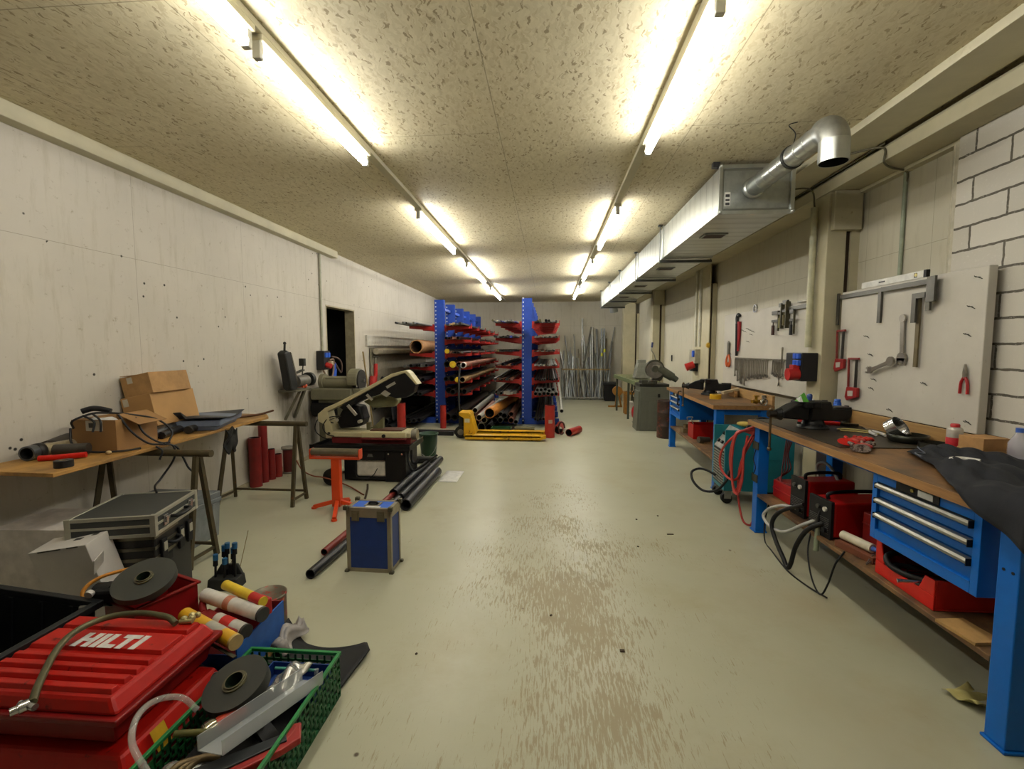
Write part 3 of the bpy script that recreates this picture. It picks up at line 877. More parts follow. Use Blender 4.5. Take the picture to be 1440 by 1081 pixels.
MB().tube([(0, 0, 0), (.005, .005, .05), (.02, .0, .10), (.03, -.03, .13)], .009, 8).obj('neck', BLACK, t)
solo('electrode_cable', MB().tube([(1.64, 2.62, .33), (1.60, 2.63, .25), (1.585, 2.66, .12), (1.57, 2.70, .035), (1.575, 2.80, .08), (1.60, 2.90, .2), (1.64, 2.95, .31)], .005, 6), RUBBER,
     'thin black cable sagging from the shelf edge to the floor', 'cable')
solo('electrode_cable', MB().tube([(1.62, 2.72, .006), (1.58, 2.85, .006), (1.56, 3.05, .006), (1.60, 3.35, .006), (1.63, 3.52, .006), (1.66, 3.6, .12), (1.68, 3.58, .3)], .005, 6), RUBBER,
     'thin black cable trailing over the floor along the nearer bench', 'cable')
t = thing('glue_cartridge', 'white glue cartridge lying on the shelf beside the larger welding machine', 'cartridge', (1.70, 2.74, ZS + .062), rot=(0, 0, -1.35))
MB().cyl((0, 0, 0), (.19, 0, 0), .025, n=18).obj('tube', M('#c5bda6', .5), t)
MB().cyl((.19, 0, 0), (.23, 0, 0), .014, .006, 14).obj('nozzle', M('#3d5fae', .5), t)
solo('cardboard_sleeve', MB().box(0, .24, -.05, .05, 0, .034), M('#6b3a22', .7), 'flat brown carton under the white glue cartridge', 'carton', (1.70, 2.74, ZS + .001), (0, 0, -1.35))
wr = random.Random(3)
for i in range(14):
    y = 2.30 + wr.random() * .28
    x = 1.665 + wr.random() * .05
    solo('welding_rod', MB().tube([(x, y, ZS + .004 + .004*(i % 4)), (x + .08, y + .08*(wr.random() - .5), ZS + .012 + .003*i), (x + .22 + .1*wr.random(), y + .25*(wr.random() - .5), ZS + .006 + .003*i)], .0028, 5), M('#6d6259', .45, .6),
         'thin rusty rod in the loose heap on the shelf left of the red tub', 'rod', group='loose rods on the bench shelf')
# red tub with hoses
t = thing('tool_tub', 'bright red open tub full of black hoses under the drawer cabinet', 'tub', (1.665, 2.06, ZS))
o = MB()
Lr, Wr, Hr = .36, .40, .19
o.box(.0084, Wr - .0084, 0.0002, Lr - .0002, 0, .008)
o.box(0, .008, .0, Lr, 0, .065).prism([(0, 0, .0653), (0, .085, .0653), (0, .055, .135), (0, 0, .135)], (.008, 0, 0)).prism([(0, Lr, .0653), (0, Lr - .06, .0653), (0, Lr - .03, Hr), (0, Lr, Hr)], (.008, 0, 0)).box(Wr - .008, Wr, .0, Lr, 0, Hr)
o.box(.0084, Wr - .0084, 0, .008, 0.0085, .135).box(.0084, Wr - .0084, Lr - .008, Lr, 0.0085, Hr)
o.obj('shell', REDB, t, .003)
solo('hose', MB().tube([(1.86, 2.36, .40), (1.76, 2.37, .44), (1.67, 2.35, .43), (1.655, 2.30, .40), (1.68, 2.22, .395), (1.72, 2.14, .41), (1.80, 2.13, .42), (1.9, 2.2, .40)], .013, 8), RUBBER,
     'upper black hose coiled in the red tub under the drawers', 'hose')
solo('hose', MB().tube([(1.9, 2.33, .36), (1.72, 2.35, .385), (1.69, 2.28, .375), (1.70, 2.19, .37), (1.75, 2.12, .375), (1.9, 2.15, .36)], .013, 8), M('#2b2b2a', .5),
     'lower dark grey hose coiled in the red tub under the drawers', 'hose')
solo('cylindrical_bit', MB().cyl((0, 0, 0), (.10, 0, 0), .007, n=10).cyl((-.02, 0, 0), (.0, 0, 0), .009, .007, 10), CHROME, 'shiny rod end poking out over the red tub rim', 'rod', (1.62, 2.175, ZS + .075), (0, -.12, -.3))
solo('cardboard_sheet', MB().box(0, .12, 0, .16, 0, .012), M('#a8834e', .75), 'flat piece of cardboard at the near end of the bench shelf', 'cardboard', (1.63, 1.82, ZS + .001), (0, 0, .12))
solo('crumpled_paper', MB().grid(lambda u, v: (u*.16, v*.12, .012 + .03*math.sin(3*u + 2) * (1 - v) + .012*math.sin(9*v + 4*u)), 10, 8, .002), M('#b3a86a', .8),
     'crumpled yellowish paper on the floor behind the near bench leg', 'paper', (1.70, 1.87, 0.004), (0, 0, .35))
# red hose coil hung on the far corner of the nearer bench
RH = M('#a8322c', .5)
hr = random.Random(5)
for i in range(5):
    a = .30 + .03 * i
    x = 1.582 + .006 * i
    yb = 3.87 + .018 * i
    solo('air_hose', MB().tube([(1.66, 3.835, .80 - .01*i), (x - .04, yb, .76), (x - .05, yb + .07 + .02*(i % 3), .55), (x - .04, yb + .06, .30 + .03*hr.random()), (x - .03, yb - .02 + .01*i, .22 + .05*hr.random()),
                                (x + .0, yb - .03, .40), (x + .02, yb - .0, .62), (1.67, 3.845, .79 - .01*i)], .0085, 8), RH,
         'loop of red air hose hanging from the far corner of the nearer bench', 'hose', group='red air hose loops on the bench corner')
solo('air_hose', MB().tube([(1.66, 3.832, .825), (1.57, 3.95, .74), (1.53, 4.16, .56), (1.535, 4.2, .40), (1.56, 4.08, .33), (1.58, 3.95, .36), (1.60, 3.90, .50), (1.62, 3.87, .74)], .010, 8), M('#b8352c', .5),
     'wide loop of red air hose sticking out in front of the teal machine', 'hose')
solo('air_hose', MB().tube([(1.66, 3.84, .74), (1.60, 3.93, .5), (1.59, 3.94, .25), (1.60, 3.86, .05), (1.64, 3.82, .012), (1.7, 3.9, .012)], .0085, 8), RH,
     'red air hose end running down to the floor behind the blue leg', 'hose')
for z in (.40, .66):
    solo('tie_strap', MB().box(1.627, 1.634, 3.69, 3.785, z, z + .06).box(1.627, 1.72, 3.777, 3.785, z, z + .06), M('#2b2a1c', .7), 'dark tape band wrapped round the far blue leg, %s of two' % ('lower' if z < .5 else 'upper'), 'tape', group='tape bands on the blue leg')
solo('cable', MB().tube([(1.625, 3.72, .66), (1.622, 3.75, .58), (1.622, 3.71, .52), (1.622, 3.74, .46)], .004, 6), BLACK, 'short black cable held along the blue leg by the tape bands', 'cable')
for i in range(4):
    solo('cable', MB().tube([(1.90 + .02*i, 3.80, .80), (1.86 + .015*i, 3.76 + .01*i, .62), (1.80 + .02*i, 3.66, .52), (1.75, 3.55 + .03*i, .44), (1.78, 3.4, .44 + .01*i)], .005, 6), M('#6d1f24', .6),
         'dark red cable hanging under the far end of the nearer bench', 'cable', group='dark red cables under the bench')

# ---------------------------------------------------------------- teal welding trolley between the benches
TEAL = M('#17707c', .4, var=.06)
t = thing('welding_trolley', 'teal wheeled welding unit standing between the two blue benches', 'welding machine', (1.61, 4.36, 0), -.05)
Wt, Lt = .62, .36      # x depth, y width
b = MB().box(0.02, Wt, 0, .025, .13, .70).box(.02, Wt, Lt - .025, Lt, .13, .70).box(.0203, Wt - .021, .0255, Lt - .0255, .1303, .16).box(.18, Wt - .021, .0255, Lt - .0255, .68, .6997).box(Wt - .02, Wt - .0003, .0255, Lt - .0255, .1303, .6997)
b.box(.10, Wt, -.003, 0, .43, .436)
b.obj('housing', TEAL, t, .006)
p = MB().prism([(.02, .024, .50), (.16, .024, .70), (.18, .024, .685), (.035, .024, .485)], (0, Lt - .048, 0))
p = p.obj('control_panel', M('#8f8f8a', .45), t, .003)
kn = MB()
for u in (.25, .6):
    for y in (.08, .18, .28):
        c = Vector((.02 + .14*u, y, .50 + .2*u)); kn.cyl(c, c + Vector((-.016, 0, .011)), .016, n=12)
kn.obj('knob', BLACK, p)
g = MB().box(.025, .035, .024, Lt - .024, .16, .49)
for i in range(12):
    g.box(.018, .026, .03, Lt - .03, .175 + i*.026, .186 + i*.026, 1)
g.obj('grille', [BLACK, M('#8a877c', .45, .4)], t)
MB().box(.03, .17, .024, Lt - .024, .16, .20).box(.17, Wt - .02, .024, Lt - .024, .64, .66).obj('tray', BLACK, t)
for x, y in ((.06, .05), (.06, Lt - .05), (Wt - .08, .05), (Wt - .08, Lt - .05)):
    cst = MB().box(x - .025, x + .035, y - .03, y - .024, .05, .128).box(x - .025, x + .035, y + .024, y + .03, .05, .128).box(x - .03, x + .04, y - .03, y + .03, .122, .129)
    cst = cst.obj('caster', M('#9a9a92', .4, .6), t)
    MB().cyl((x, y - .02, .05), (x, y + .02, .05), .05, n=20).obj('wheel', RUBBER, cst)
solo('welding_cable', MB().tube([(1.63, 4.58, .22), (1.57, 4.66, .245), (1.50, 4.69, .25), (1.42, 4.64, .225), (1.41, 4.54, .16), (1.47, 4.44, .105), (1.55, 4.33, .14), (1.62, 4.29, .24), (1.66, 4.32, .33)], .012, 8), RUBBER,
     'black cable loop sticking out from the front of the teal machine', 'cable')
solo('work_glove', MB().sph((0, 0, 0), (.07, .045, .025)).tube([(.05, -.02, 0), (.10, -.03, .01)], .012).tube([(.05, .01, 0), (.115, .01, .01)], .012).tube([(.04, .035, 0), (.09, .05, .005)], .012).tube([(0, .04, 0), (.03, .08, 0)], .012), M('#b09a4c', .85),
     'yellowish leather glove lying on top of the teal machine', 'work glove', (1.86, 4.52, .733), (0, 0, -.6))
solo('cable', MB().tube([(1.84, 4.44, .712), (1.92, 4.48, .75), (2.02, 4.60, .78), (2.12, 4.62, .77), (2.19, 4.50, .715), (2.10, 4.42, .712), (1.95, 4.40, .712)], .010, 8), M('#2d2c26', .6), 'dark cable heaped on the teal machine', 'cable')
solo('rag', MB().grid(lambda u, v: (u*.16, v*.12, .006 + .012*math.sin(7*u + 3*v) + .02), 10, 8, .004), M('#c9b98a', .85), 'cream rag on top of the teal machine', 'rag', (1.98, 4.42, .712), (0, 0, .3))

# ---------------------------------------------------------------- on and under the far bench
def tape_roll(label, loc, ro, ri, h, col, rot=(0, 0, 0), cat='tape roll'):
    return solo('tape_roll', MB().pipe((0, 0, 0), (0, 0, h), ro, ri, 28, 0, 1), [M(col, .45), M('#8a7a58', .8)], label, cat, loc, rot)
tape_roll('yellow tape roll at the near edge of the far workbench', tuple(b2(.20, .62, .8805)), .062, .035, .052, '#d0a51c')
tape_roll('white tape roll behind the vise on the far workbench', tuple(b2(.50, 1.35, .8805)), .06, .036, .055, '#c9c6bd')
solo('cable', MB().tube([tuple(b2(.03, 1.5, .885)), tuple(b2(-.01, 1.5, .87)), tuple(b2(-.012, 1.5, .76)), tuple(b2(-.012, 1.53, .7))], .008, 6), RUBBER, 'black cable hanging over the edge of the far workbench', 'cable')
wedge = lambda L: MB().prism([(0, 0, 0), (L, 0, 0), (L, 0, .05), (.06, 0, .07), (0, 0, .05)], (0, .03, 0))
solo('wood_offcut', wedge(.30), M('#8d6636', .7, wear='#4d3419'), 'brown wood offcut lying along the back of the far workbench', 'wood offcut', tuple(b2(.50, .80, .8805)), (0, 0, 1.45))
solo('wood_offcut', MB().box(0, .22, 0, .045, 0, .03), M('#b9a98a', .7), 'pale wood strip leaning on the back edge of the far workbench', 'wood offcut', tuple(b2(.36, .84, .915)), (0, -.18, .25))
BRASS = M('#a37f2c', .35, .85)
t = thing('brass_valve', 'brass shutoff valve lying on the near end of the far workbench', 'valve', tuple(b2(.44, .10, .915)), .4)
MB().cyl((-.05, 0, 0), (.05, 0, 0), .018, n=14).cyl((0, 0, 0), (0, .0, .05), .014, n=12).sph((0, 0, 0), .026).obj('body', BRASS, t)
MB().lathe([(.006, .05), (.03, .052), (.03, .06), (.006, .062)], n=16).obj('hand_wheel', M('#b58d2e', .4, .7), t)
solo('pipe_fitting', MB().tube([(-.05, 0, .02), (0, 0, .02), (.02, .0, .03), (.02, .0, .08)], .016, 12).pipe((.02, 0, .07), (.02, 0, .09), .024, .015, 14), M('#8f8a7a', .35, .8), 'grey elbow fitting beside the brass valve', 'pipe fitting', tuple(b2(.52, .14, .8805)), (0, 0, .8))
solo('hose_clip', MB().pipe((0, -.012, 0), (0, .012, 0), .035, .033, 22).box(-.01, .012, -.012, .012, .033, .045), CHROME, 'round wire clip standing beside the brass valve', 'clamp', tuple(b2(.49, .03, .9165)), (0, 0, .3))
t = thing('solvent_bottle', 'clear bottle with a white cable coil around it behind the nearer vise', 'bottle', (2.05, 3.80, ZT))
MB().lathe([(.034, 0), (.037, .01), (.037, .10), (.015, .15), (.015, .165)], n=18).obj('body', glassy('clear_bottle', '#c8ccd0', .08, .55), t)
MB().lathe([(.017, .16), (.02, .18), (.02, .20), (.012, .21)], n=14).obj('cap', M('#2a4a8a', .4), t)
solo('white_cable', MB().tube([(1.98, 3.72, ZT + .05), (2.02, 3.70, ZT + .13), (2.08, 3.72, ZT + .12), (2.11, 3.74, ZT + .04), (2.13, 3.80, ZT + .01)], .006, 6), WHITEP, 'white cable arching over the clear bottle behind the vise', 'cable')
# tool case under the far bench
t = thing('tool_box', 'red open tool box on the shelf under the far workbench', 'tool box', tuple(b2(.10, 1.12, .3165)), RZ2)
bx_ = MB().tray(0, .38, 0, .266, 0, .18, .006)
bx_.obj('body', RED, t, .003)
MB().tube([(.0, .0, .19), (-.02, .02, .24), (.02, .13, .26), (-.02, .24, .24), (0, .266, .19)], .006, 6).obj('handle', STEEL, t)
solo('drill_part', MB().cyl((0, 0, .04), (.14, 0, .04), .04, .03, 14).box(.02, .06, -.02, .02, -.0, .02), M('#5a564d', .4, .6), 'grey machine part on the shelf beside the red tool box', 'machine part', tuple(b2(.10, .88, .3165)), (0, 0, .2))
solo('drill_part', MB().box(0, .16, 0, .14, 0, .06).cyl((.05, .07, .06), (.05, .07, .11), .03, n=12), M('#6b5a3c', .6), 'brown machine part at the far end of the bench shelf', 'machine part', tuple(b2(.08, 1.55, .3165)))

# ---------------------------------------------------------------- oil drum and cold saw
t = thing('steel_drum', 'dark brown steel drum between the cold saw and the far workbench', 'drum', (1.92, 7.66, 0))
MB().lathe([(.145, .0), (.15, .006), (.15, .19), (.156, .20), (.15, .21), (.15, .40), (.156, .41), (.15, .42), (.15, .598), (.153, .604), (.148, .61), (.142, .598)], n=36).obj('shell', M('#3b2a22', .45, .2, wear='#6b3223', wear_at=.55, scale=4), t)
SAWG = M('#5f6156', .5, var=.08)
SAWD = M('#35352e', .45, .3)
t = thing('cold_saw', 'grey green cold saw with a round blade guard on a tall pedestal', 'cold saw', (1.60, 8.22, 0), .0)
MB().box(0, .50, 0, .48, 0, .78).box(.14, .50, -.008, 0, .02, .60).obj('pedestal', SAWG, t, .012)
MB().prism([(-.05, .02, 0), (0, .02, 0), (0, .02, .70), (-.02, .02, .70)], (0, .40, 0)).obj('side_flare', SAWG, t, .004)
MB().box(.30, .34, -.014, -.008, .60, .66).obj('latch', BLACK, t)
MB().box(-.01, .50, .02, .46, .781, .83).box(.05, .30, .05, .4, .83, .88).obj('base_table', SAWD, t, .006)
MB().box(.02, .12, -.02, .06, .83, .90).box(.18, .26, -.02, .06, .83, .90).cyl((.15, -.10, .86), (.15, .06, .86), .014, n=10).box(.10, .20, -.12, -.10, .845, .875).obj('clamp', M('#4a4a42', .4, .5), t, .004)
h = MB().cyl((.28, .16, 1.09), (.28, .25, 1.09), .165, n=36).cyl((.28, .14, 1.09), (.28, .16, 1.09), .06, n=20)
h = h.obj('blade_guard', M('#46473d', .45, .2), t, .006); h['label'] = 'round blade guard'
MB().cyl((.28, .155, 1.07), (.28, .157, 1.07), .15, n=32).obj('saw_blade', STEEL, t)
MB().box(.235, .36, .154, .159, 1.08, 1.16).obj('rating_plate', M('#a8a69a', .4, .3), h)
MB().cyl((.34, .22, 1.10), (.60, .22, .94), .085, .075, 20).cyl((.58, .22, .953), (.68, .22, .89), .06, .05, 18).obj('motor', M('#55574c', .45, .2), t)
MB().prism([(.22, .18, .88), (.40, .18, .88), (.46, .18, 1.02), (.36, .18, 1.08)], (0, .09, 0)).obj('pivot_arm', SAWD, t, .006)
lv = MB().tube([(.30, .2, 1.24), (.27, .2, 1.34), (.22, .2, 1.42), (.225, .2, 1.47)], .009, 8).obj('lever', M('#8a8a84', .35, .8), t)
MB().cyl((.225, .2, 1.47), (.235, .2, 1.56), .018, n=12).obj('grip', M('#1e2a5c', .4), lv)
solo('paper_stack', MB().box(0, .30, 0, .30, 0, .03).box(.01, .29, .0, .3, .032, .30, tx=.06).box(.07, .23, .1, .25, .301, .36), M('#84857a', .5), 'stepped grey cover standing on the roller table behind the saw head', 'cover', (1.70, 9.3, .865))
t = thing('roller_table', 'olive green roller table leading back from the cold saw', 'roller table', (1.62, 8.72, 0), .035)
tb = MB().box(0, .035, 0, 2.4, .76, .84).box(.41, .445, 0, 2.4, .76, .84)
for y in (.1, 1.2, 2.3):
    tb.box(.03, .42, y, y + .03, .765, .79)
tb.obj('frame', M('#6f7a56', .5), t, .003)
for i in range(13):
    MB().cyl((.035, .09 + i*.185, .825), (.41, .09 + i*.185, .825), .024, n=12).obj('roller', M('#8d9070', .4, .4), t)
for y in (.9, 2.2):
    for x in (.03, .38):
        MB().box(x, x + .04, y, y + .04, 0, .76).obj('leg', M('#454a3a', .5), t)
# things on the floor beyond the saw
t = thing('waste_bin', 'black open bin standing below the roller table by the steel tubes', 'bin', (1.70, 13.02, 0))
MB().box(-.15, .15, -.12, .12, .0, .46, tx=-.02, ty=-.01).obj('body', BLACK, t, .01)
MB().box(-.2, .2, -.15, .15, .4604, .52).obj('rim', M('#202224', .5), t, .01)
OR = M('#a87328', .55)
t = thing('cable_reel_stand', 'orange brown reel stand on the floor below the roller table', 'reel stand', (1.70, 11.6, 0))
MB().cyl((0, -.06, .40), (0, .06, .40), .12, n=24).obj('reel', OR, t)
MB().bar((-.04, 0, .0), (-.01, 0, .40), .05, .04).bar((.1, 0, 0), (.02, 0, .40), .05, .04).bar((-.22, 0, .02), (.12, 0, .02), .05, .04).obj('frame', OR, t, .003)
t = thing('saw_horse', 'orange brown wooden stool beside the white card', 'stool', (1.66, 10.3, 0))
MB().box(0, .5, 0, .25, .44, .50).obj('seat', OR, t, .004)
for x in (.02, .42):
    for y in (.02, .19):
        MB().box(x, x + .05, y, y + .05, 0, .44).obj('leg', M('#9a6a2c', .6), t, .003)
solo('paint_bucket', MB().lathe([(.09, 0), (.105, .3), (.11, .305), (.11, .32), (.10, .32)], n=24), M('#cfccc2', .5), 'white bucket standing under the roller table', 'bucket', (1.79, 10.02, 0))
t = thing('gas_canister', 'small red compressor tank on the floor beside the cold saw', 'compressor', (1.72, 9.2, 0))
MB().sph((0, 0, .20), (.095, .12, .15), 20, 12).obj('tank', M('#b3202a', .35), t)
MB().box(-.07, .07, -.05, .05, 0, .012).cyl((-.05, 0, 0), (-.03, 0, .08), .01, n=8).cyl((.05, 0, 0), (.03, 0, .08), .01, n=8).obj('foot', M('#6a6a62', .5), t)
MB().cyl((0, 0, .34), (0, 0, .44), .05, .03, 14).obj('valve', M('#3a1c22', .5), t)
solo('cable_coil', MB().tube([(1.80 + .05*math.cos(a*.8), 9.6 + .02*a, .35 + .10*math.sin(a*.8) + .012*a) for a in range(24)], .012, 6, k=3), M('#3c3a30', .6), 'dark cable coil hanging from the roller table', 'cable')

# ---------------------------------------------------------------- cantilever racks at the back
RBLUE = M('#173f9e', .45, var=.1)
RRED = M('#a8201a', .45, var=.14)
HOLE = M('#c7ccd8', .5)
YEL = M('#d9b52a', .4)
ROWS_Y = [8.85, 9.82, 10.79, 11.64, 12.6, 13.55]
def rack(label, xc, levels, top, left, right, bare=()):
    t = thing('cantilever_rack', label, 'storage rack', (xc, ROWS_Y[0], 0), group='blue and red cantilever racks')
    for i, y in enumerate(ROWS_Y):
        y -= ROWS_Y[0]
        c = MB().box(-.095, .095, y - .045, y - .033, 0, top).box(-.095, .095, y + .033, y + .045, 0, top).box(-.012, .012, y - .034, y + .034, 0, top)
        c.box(-.095, -.04, y - .05, y - .045, .0, top)
        n = int(top / .075)
        for k_ in range(n):
            c.box(-.08, -.058, y - .0515, y - .049, .06 + k_*.075, .085 + k_*.075, 1)
        c.obj('column', [RBLUE, HOLE], t)
        MB().box(-left if left else -.1, right if right else .1, y - .05, y + .05, .0, .11).obj('base', RBLUE, t, .004)
        for z in levels:
            for s, L in ((-1, left), (1, right)):
                if (s, z) in bare: continue
                a = MB().prism([(s*.096, y - .03, z - .085), (s*L, y - .03, z - .045), (s*L, y - .03, z), (s*.096, y - .03, z)], (0, .06, 0))
                a.box(*sorted((s*.096, s*.14)), y - .042, y + .042, z - .10, z + .035)
                a.box(*sorted((s*L, s*(L - .012))), y - .012, y + .012, z, z + .05)
                a.obj('arm', RRED, t)
    for z in (.5, 1.5, 2.2):
        MB().box(-.02, .02, .046, ROWS_Y[-1] - ROWS_Y[0] - .046, z, z + .05).obj('brace', RBLUE, t)
    return t
R1X, R2X = -2.10, -.42
LV1 = [.60, .84, 1.10, 1.36, 1.62, 1.88]
LV2 = [.60, .86, 1.13, 1.39, 1.65, 1.93]
rack('blue column rack with red arms by the left wall, holding the wide cardboard tube', R1X, LV1, 2.38, .60, .62, {(-1, LV1[4])})
rack('blue column rack with red arms in the middle of the back area', R2X, LV2, 2.40, .60, .62)

pr_ = random.Random(11)
PCOL = {'grey': M('#7d7e7a', .4, .7), 'light': M('#b3b2aa', .4, .6), 'dark': M('#2d2c2b', .5, .3), 'rust': M('#8d5a48', .65, var=.2), 'brown': M('#6b4230', .65),
        'tan': M('#a08258', .6), 'pink': M('#a5756a', .6), 'blue': M('#3547a0', .45), 'olive': M('#5e5836', .6), 'orange': M('#b9772e', .55), 'zinc': M('#a9afb0', .35, .8), 'black': M('#19191b', .5)}
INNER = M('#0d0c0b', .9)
def bar_on(x, z, r, col, y0, L, label, group, cap=None, kind='pipe', n=12, dx=0.0, name='steel_pipe'):
    """one length of stock lying along the room"""
    t = MB()
    p0, p1 = Vector((0, 0, 0)), Vector((dx, L, 0))
    if kind == 'pipe':
        t.pipe(p0, p1, r, r * .84, n, 0, 1)
    elif kind == 'rod':
        t.cyl(p0, p1, r, n=n)
    elif kind == 'flat':
        t.bar(p0, p1, r * 2.4, r * .7)
    else:
        t.bar(p0, p1, r * 2, r * 2)
    o = solo(name, t, [PCOL[col], INNER], label, cat='pipe' if kind == 'pipe' else 'bar', loc=(x, y0, z), group=group)
    if cap:
        MB().cyl((0, -.012, 0), (0, .03, 0), r * 1.08, n=16).cyl((0, -.018, 0), (0, -.012, 0), r * .5, n=12).obj('end_cap', cap, o)['label'] = 'yellow end cap'
    return o
def row(x0, x1, z, spec, label, group, y0=8.35, L=4.9):
    """spec: list of (radius, colour, kind); laid side by side between x0 and x1"""
    x = x0
    for r, col, kind in spec:
        w = r * 2.5 if kind == 'flat' else r * 2.06
        if x + w > x1: break
        x += w / 2
        zz = z + (r * .36 if kind == 'flat' else r) + .001
        bar_on(x, zz, r, col, y0 + pr_.random() * .35, L - pr_.random() * .3, label, group, None, kind, name={'pipe': 'steel_pipe', 'rod': 'steel_rod', 'flat': 'flat_bar', 'sq': 'square_bar'}[kind])
        x += w / 2 + pr_.random() * .006
def mixspec(n, cols, rr, kinds):
    return [(pr_.uniform(*rr), pr_.choice(cols), pr_.choice(kinds)) for _ in range(n)]
# --- middle rack, right side
xr0, xr1 = R2X + .15, R2X + .60
row(xr0, xr1, LV2[5], mixspec(14, ['grey', 'dark', 'zinc', 'olive'], (.010, .026), ['pipe', 'rod', 'sq', 'flat']), 'bar stock on the top right arms of the middle rack', 'bars on the top right arms of the middle rack')
row(xr0, xr1, LV2[4], mixspec(14, ['grey', 'dark', 'brown'], (.009, .020), ['rod', 'sq', 'pipe']), 'bar stock on the second right arms of the middle rack', 'bars on the second right arms of the middle rack')
row(xr0, xr1, LV2[3], mixspec(9, ['grey', 'dark', 'brown'], (.012, .02), ['flat', 'rod']), 'flat stock on the third right arms of the middle rack', 'bars on the third right arms of the middle rack')
row(xr0, xr1, LV2[2], mixspec(14, ['zinc', 'grey', 'light'], (.012, .018), ['pipe', 'sq']), 'galvanised tube on the fourth right arms of the middle rack', 'tubes on the fourth right arms of the middle rack')
row(xr0, xr1, LV2[1], mixspec(12, ['grey', 'zinc', 'dark'], (.018, .024), ['pipe']), 'grey tube on the fifth right arms of the middle rack', 'tubes on the fifth right arms of the middle rack')
row(xr0, xr1, LV2[0], [(.034, 'grey', 'pipe')] * 6, 'grey tube on the lowest right arms of the middle rack', 'tubes on the lowest right arms of the middle rack', y0=8.2)
row(xr0 + .03, xr1, LV2[0] + .062, [(.033, 'zinc', 'pipe')] * 5, 'upper layer grey tube on the lowest right arms of the middle rack', 'upper tubes on the lowest right arms of the middle rack', y0=8.25)
for x_, c_, l_ in ((R2X + .645, 'light', 'outer pale'), (R2X + .50, 'grey', 'inner grey')):
    solo('steel_pipe', MB().pipe((0, 0, 0), (.0, 4.6, .42 if c_ == 'light' else .02), .034, .029, 14, 0, 1), [PCOL[c_], INNER], 'long %s tube end sticking out low behind the tall red tube' % l_, 'pipe', (x_, 8.0, .37 if c_ == 'light' else .15))
row(xr0, xr1 - .1, .112, mixspec(8, ['dark', 'grey'], (.02, .03), ['pipe']), 'dark tube on the right base arms of the middle rack', 'tubes on the right base arms of the middle rack')
# --- middle rack, left side
xl0, xl1 = R2X - .60, R2X - .15
row(xl0, xl1, LV2[5], mixspec(14, ['grey', 'olive', 'blue', 'light'], (.010, .020), ['rod', 'sq', 'pipe', 'flat']), 'bar stock on the top left arms of the middle rack', 'bars on the top left arms of the middle rack', y0=8.15)
row(xl0, xl1, LV2[4], mixspec(13, ['dark', 'blue', 'grey', 'olive'], (.012, .026), ['rod', 'sq', 'pipe']), 'bar stock on the second left arms of the middle rack', 'bars on the second left arms of the middle rack')
row(xl0, xl1, LV2[3], mixspec(8, ['black', 'dark', 'olive'], (.016, .026), ['flat', 'sq']), 'dark stock on the third left arms of the middle rack', 'bars on the third left arms of the middle rack')
row(xl0, xl1, LV2[2], mixspec(8, ['black', 'dark', 'brown'], (.015, .03), ['flat', 'sq', 'pipe']), 'dark stock on the fourth left arms of the middle rack', 'bars on the fourth left arms of the middle rack')
row(xl0, xl1, LV2[1], mixspec(8, ['brown', 'dark', 'rust'], (.015, .028), ['pipe', 'sq']), 'brown stock on the fifth left arms of the middle rack', 'bars on the fifth left arms of the middle rack')
row(xl0, xl1, LV2[0], mixspec(8, ['grey', 'dark', 'light'], (.02, .032), ['pipe', 'sq']), 'grey stock on the lowest left arms of the middle rack', 'bars on the lowest left arms of the middle rack')
row(xl0, xl1 + .05, .112, [(.045, 'dark', 'pipe'), (.05, 'grey', 'pipe'), (.042, 'dark', 'pipe'), (.05, 'brown', 'pipe'), (.04, 'grey', 'pipe')], 'wide tube on the left base arms of the middle rack', 'tubes on the left base arms of the middle rack', y0=7.95)
row(xl0 + .1, xl1 + .05, .213, [(.042, 'grey', 'pipe'), (.05, 'dark', 'pipe'), (.045, 'brown', 'pipe')], 'wide tube in the upper layer on the left base arms of the middle rack', 'upper tubes on the left base arms of the middle rack', y0=8.0)
# --- left rack, right side (towards the gap)
xa, xb = R1X + .15, R1X + .60
row(xa, xb, LV1[5], mixspec(12, ['light', 'tan', 'grey', 'dark'], (.014, .022), ['flat', 'sq']), 'flat bar on the top right arms of the left rack', 'bars on the top right arms of the left rack', y0=8.2)
row(xa, xb, LV1[4], [(.026, 'dark', 'pipe'), (.024, 'brown', 'pipe'), (.028, 'rust', 'pipe'), (.02, 'rust', 'rod'), (.03, 'brown', 'pipe'), (.02, 'dark', 'rod')], 'rusty pipe on the second right arms of the left rack', 'pipes on the second right arms of the left rack')
bar_on(R1X + .22, LV1[3] + .042, .041, 'dark', 8.45, 4.6, 'pipe with a yellow end cap on the third arms of the left rack', None, YEL)
row(R1X + .28, xb, LV1[3], mixspec(6, ['grey', 'brown', 'dark'], (.014, .022), ['pipe', 'rod']), 'small pipe on the third right arms of the left rack', 'pipes on the third right arms of the left rack')
bar_on(R1X + .20, LV1[2] + .058, .057, 'dark', 8.5, 4.6, 'wide dark pipe next to the blue column on the fourth arms of the left rack', None)
bar_on(R1X + .325, LV1[2] + .057, .056, 'dark', 8.45, 4.6, 'wide pipe with a yellow end cap on the fourth arms of the left rack', None, YEL)
bar_on(R1X + .45, LV1[2] + .056, .055, 'rust', 8.4, 4.8, 'rust red pipe beside the yellow capped pipe on the fourth arms of the left rack', None)
o_ = bar_on(R1X + .565, LV1[2] + .052, .051, 'rust', 8.2, 4.9, 'rust red pipe with a white painted end on the left rack', None)
MB().pipe((0, -.003, 0), (0, .10, 0), .0525, .044, 14).obj('white_end', M('#c9c5ba', .5), o_)
row(xa, R1X + .40, LV1[1], [(.045, 'dark', 'pipe'), (.05, 'dark', 'pipe'), (.035, 'brown', 'pipe')], 'dark pipe on the fifth right arms of the left rack', 'pipes on the fifth right arms of the left rack')
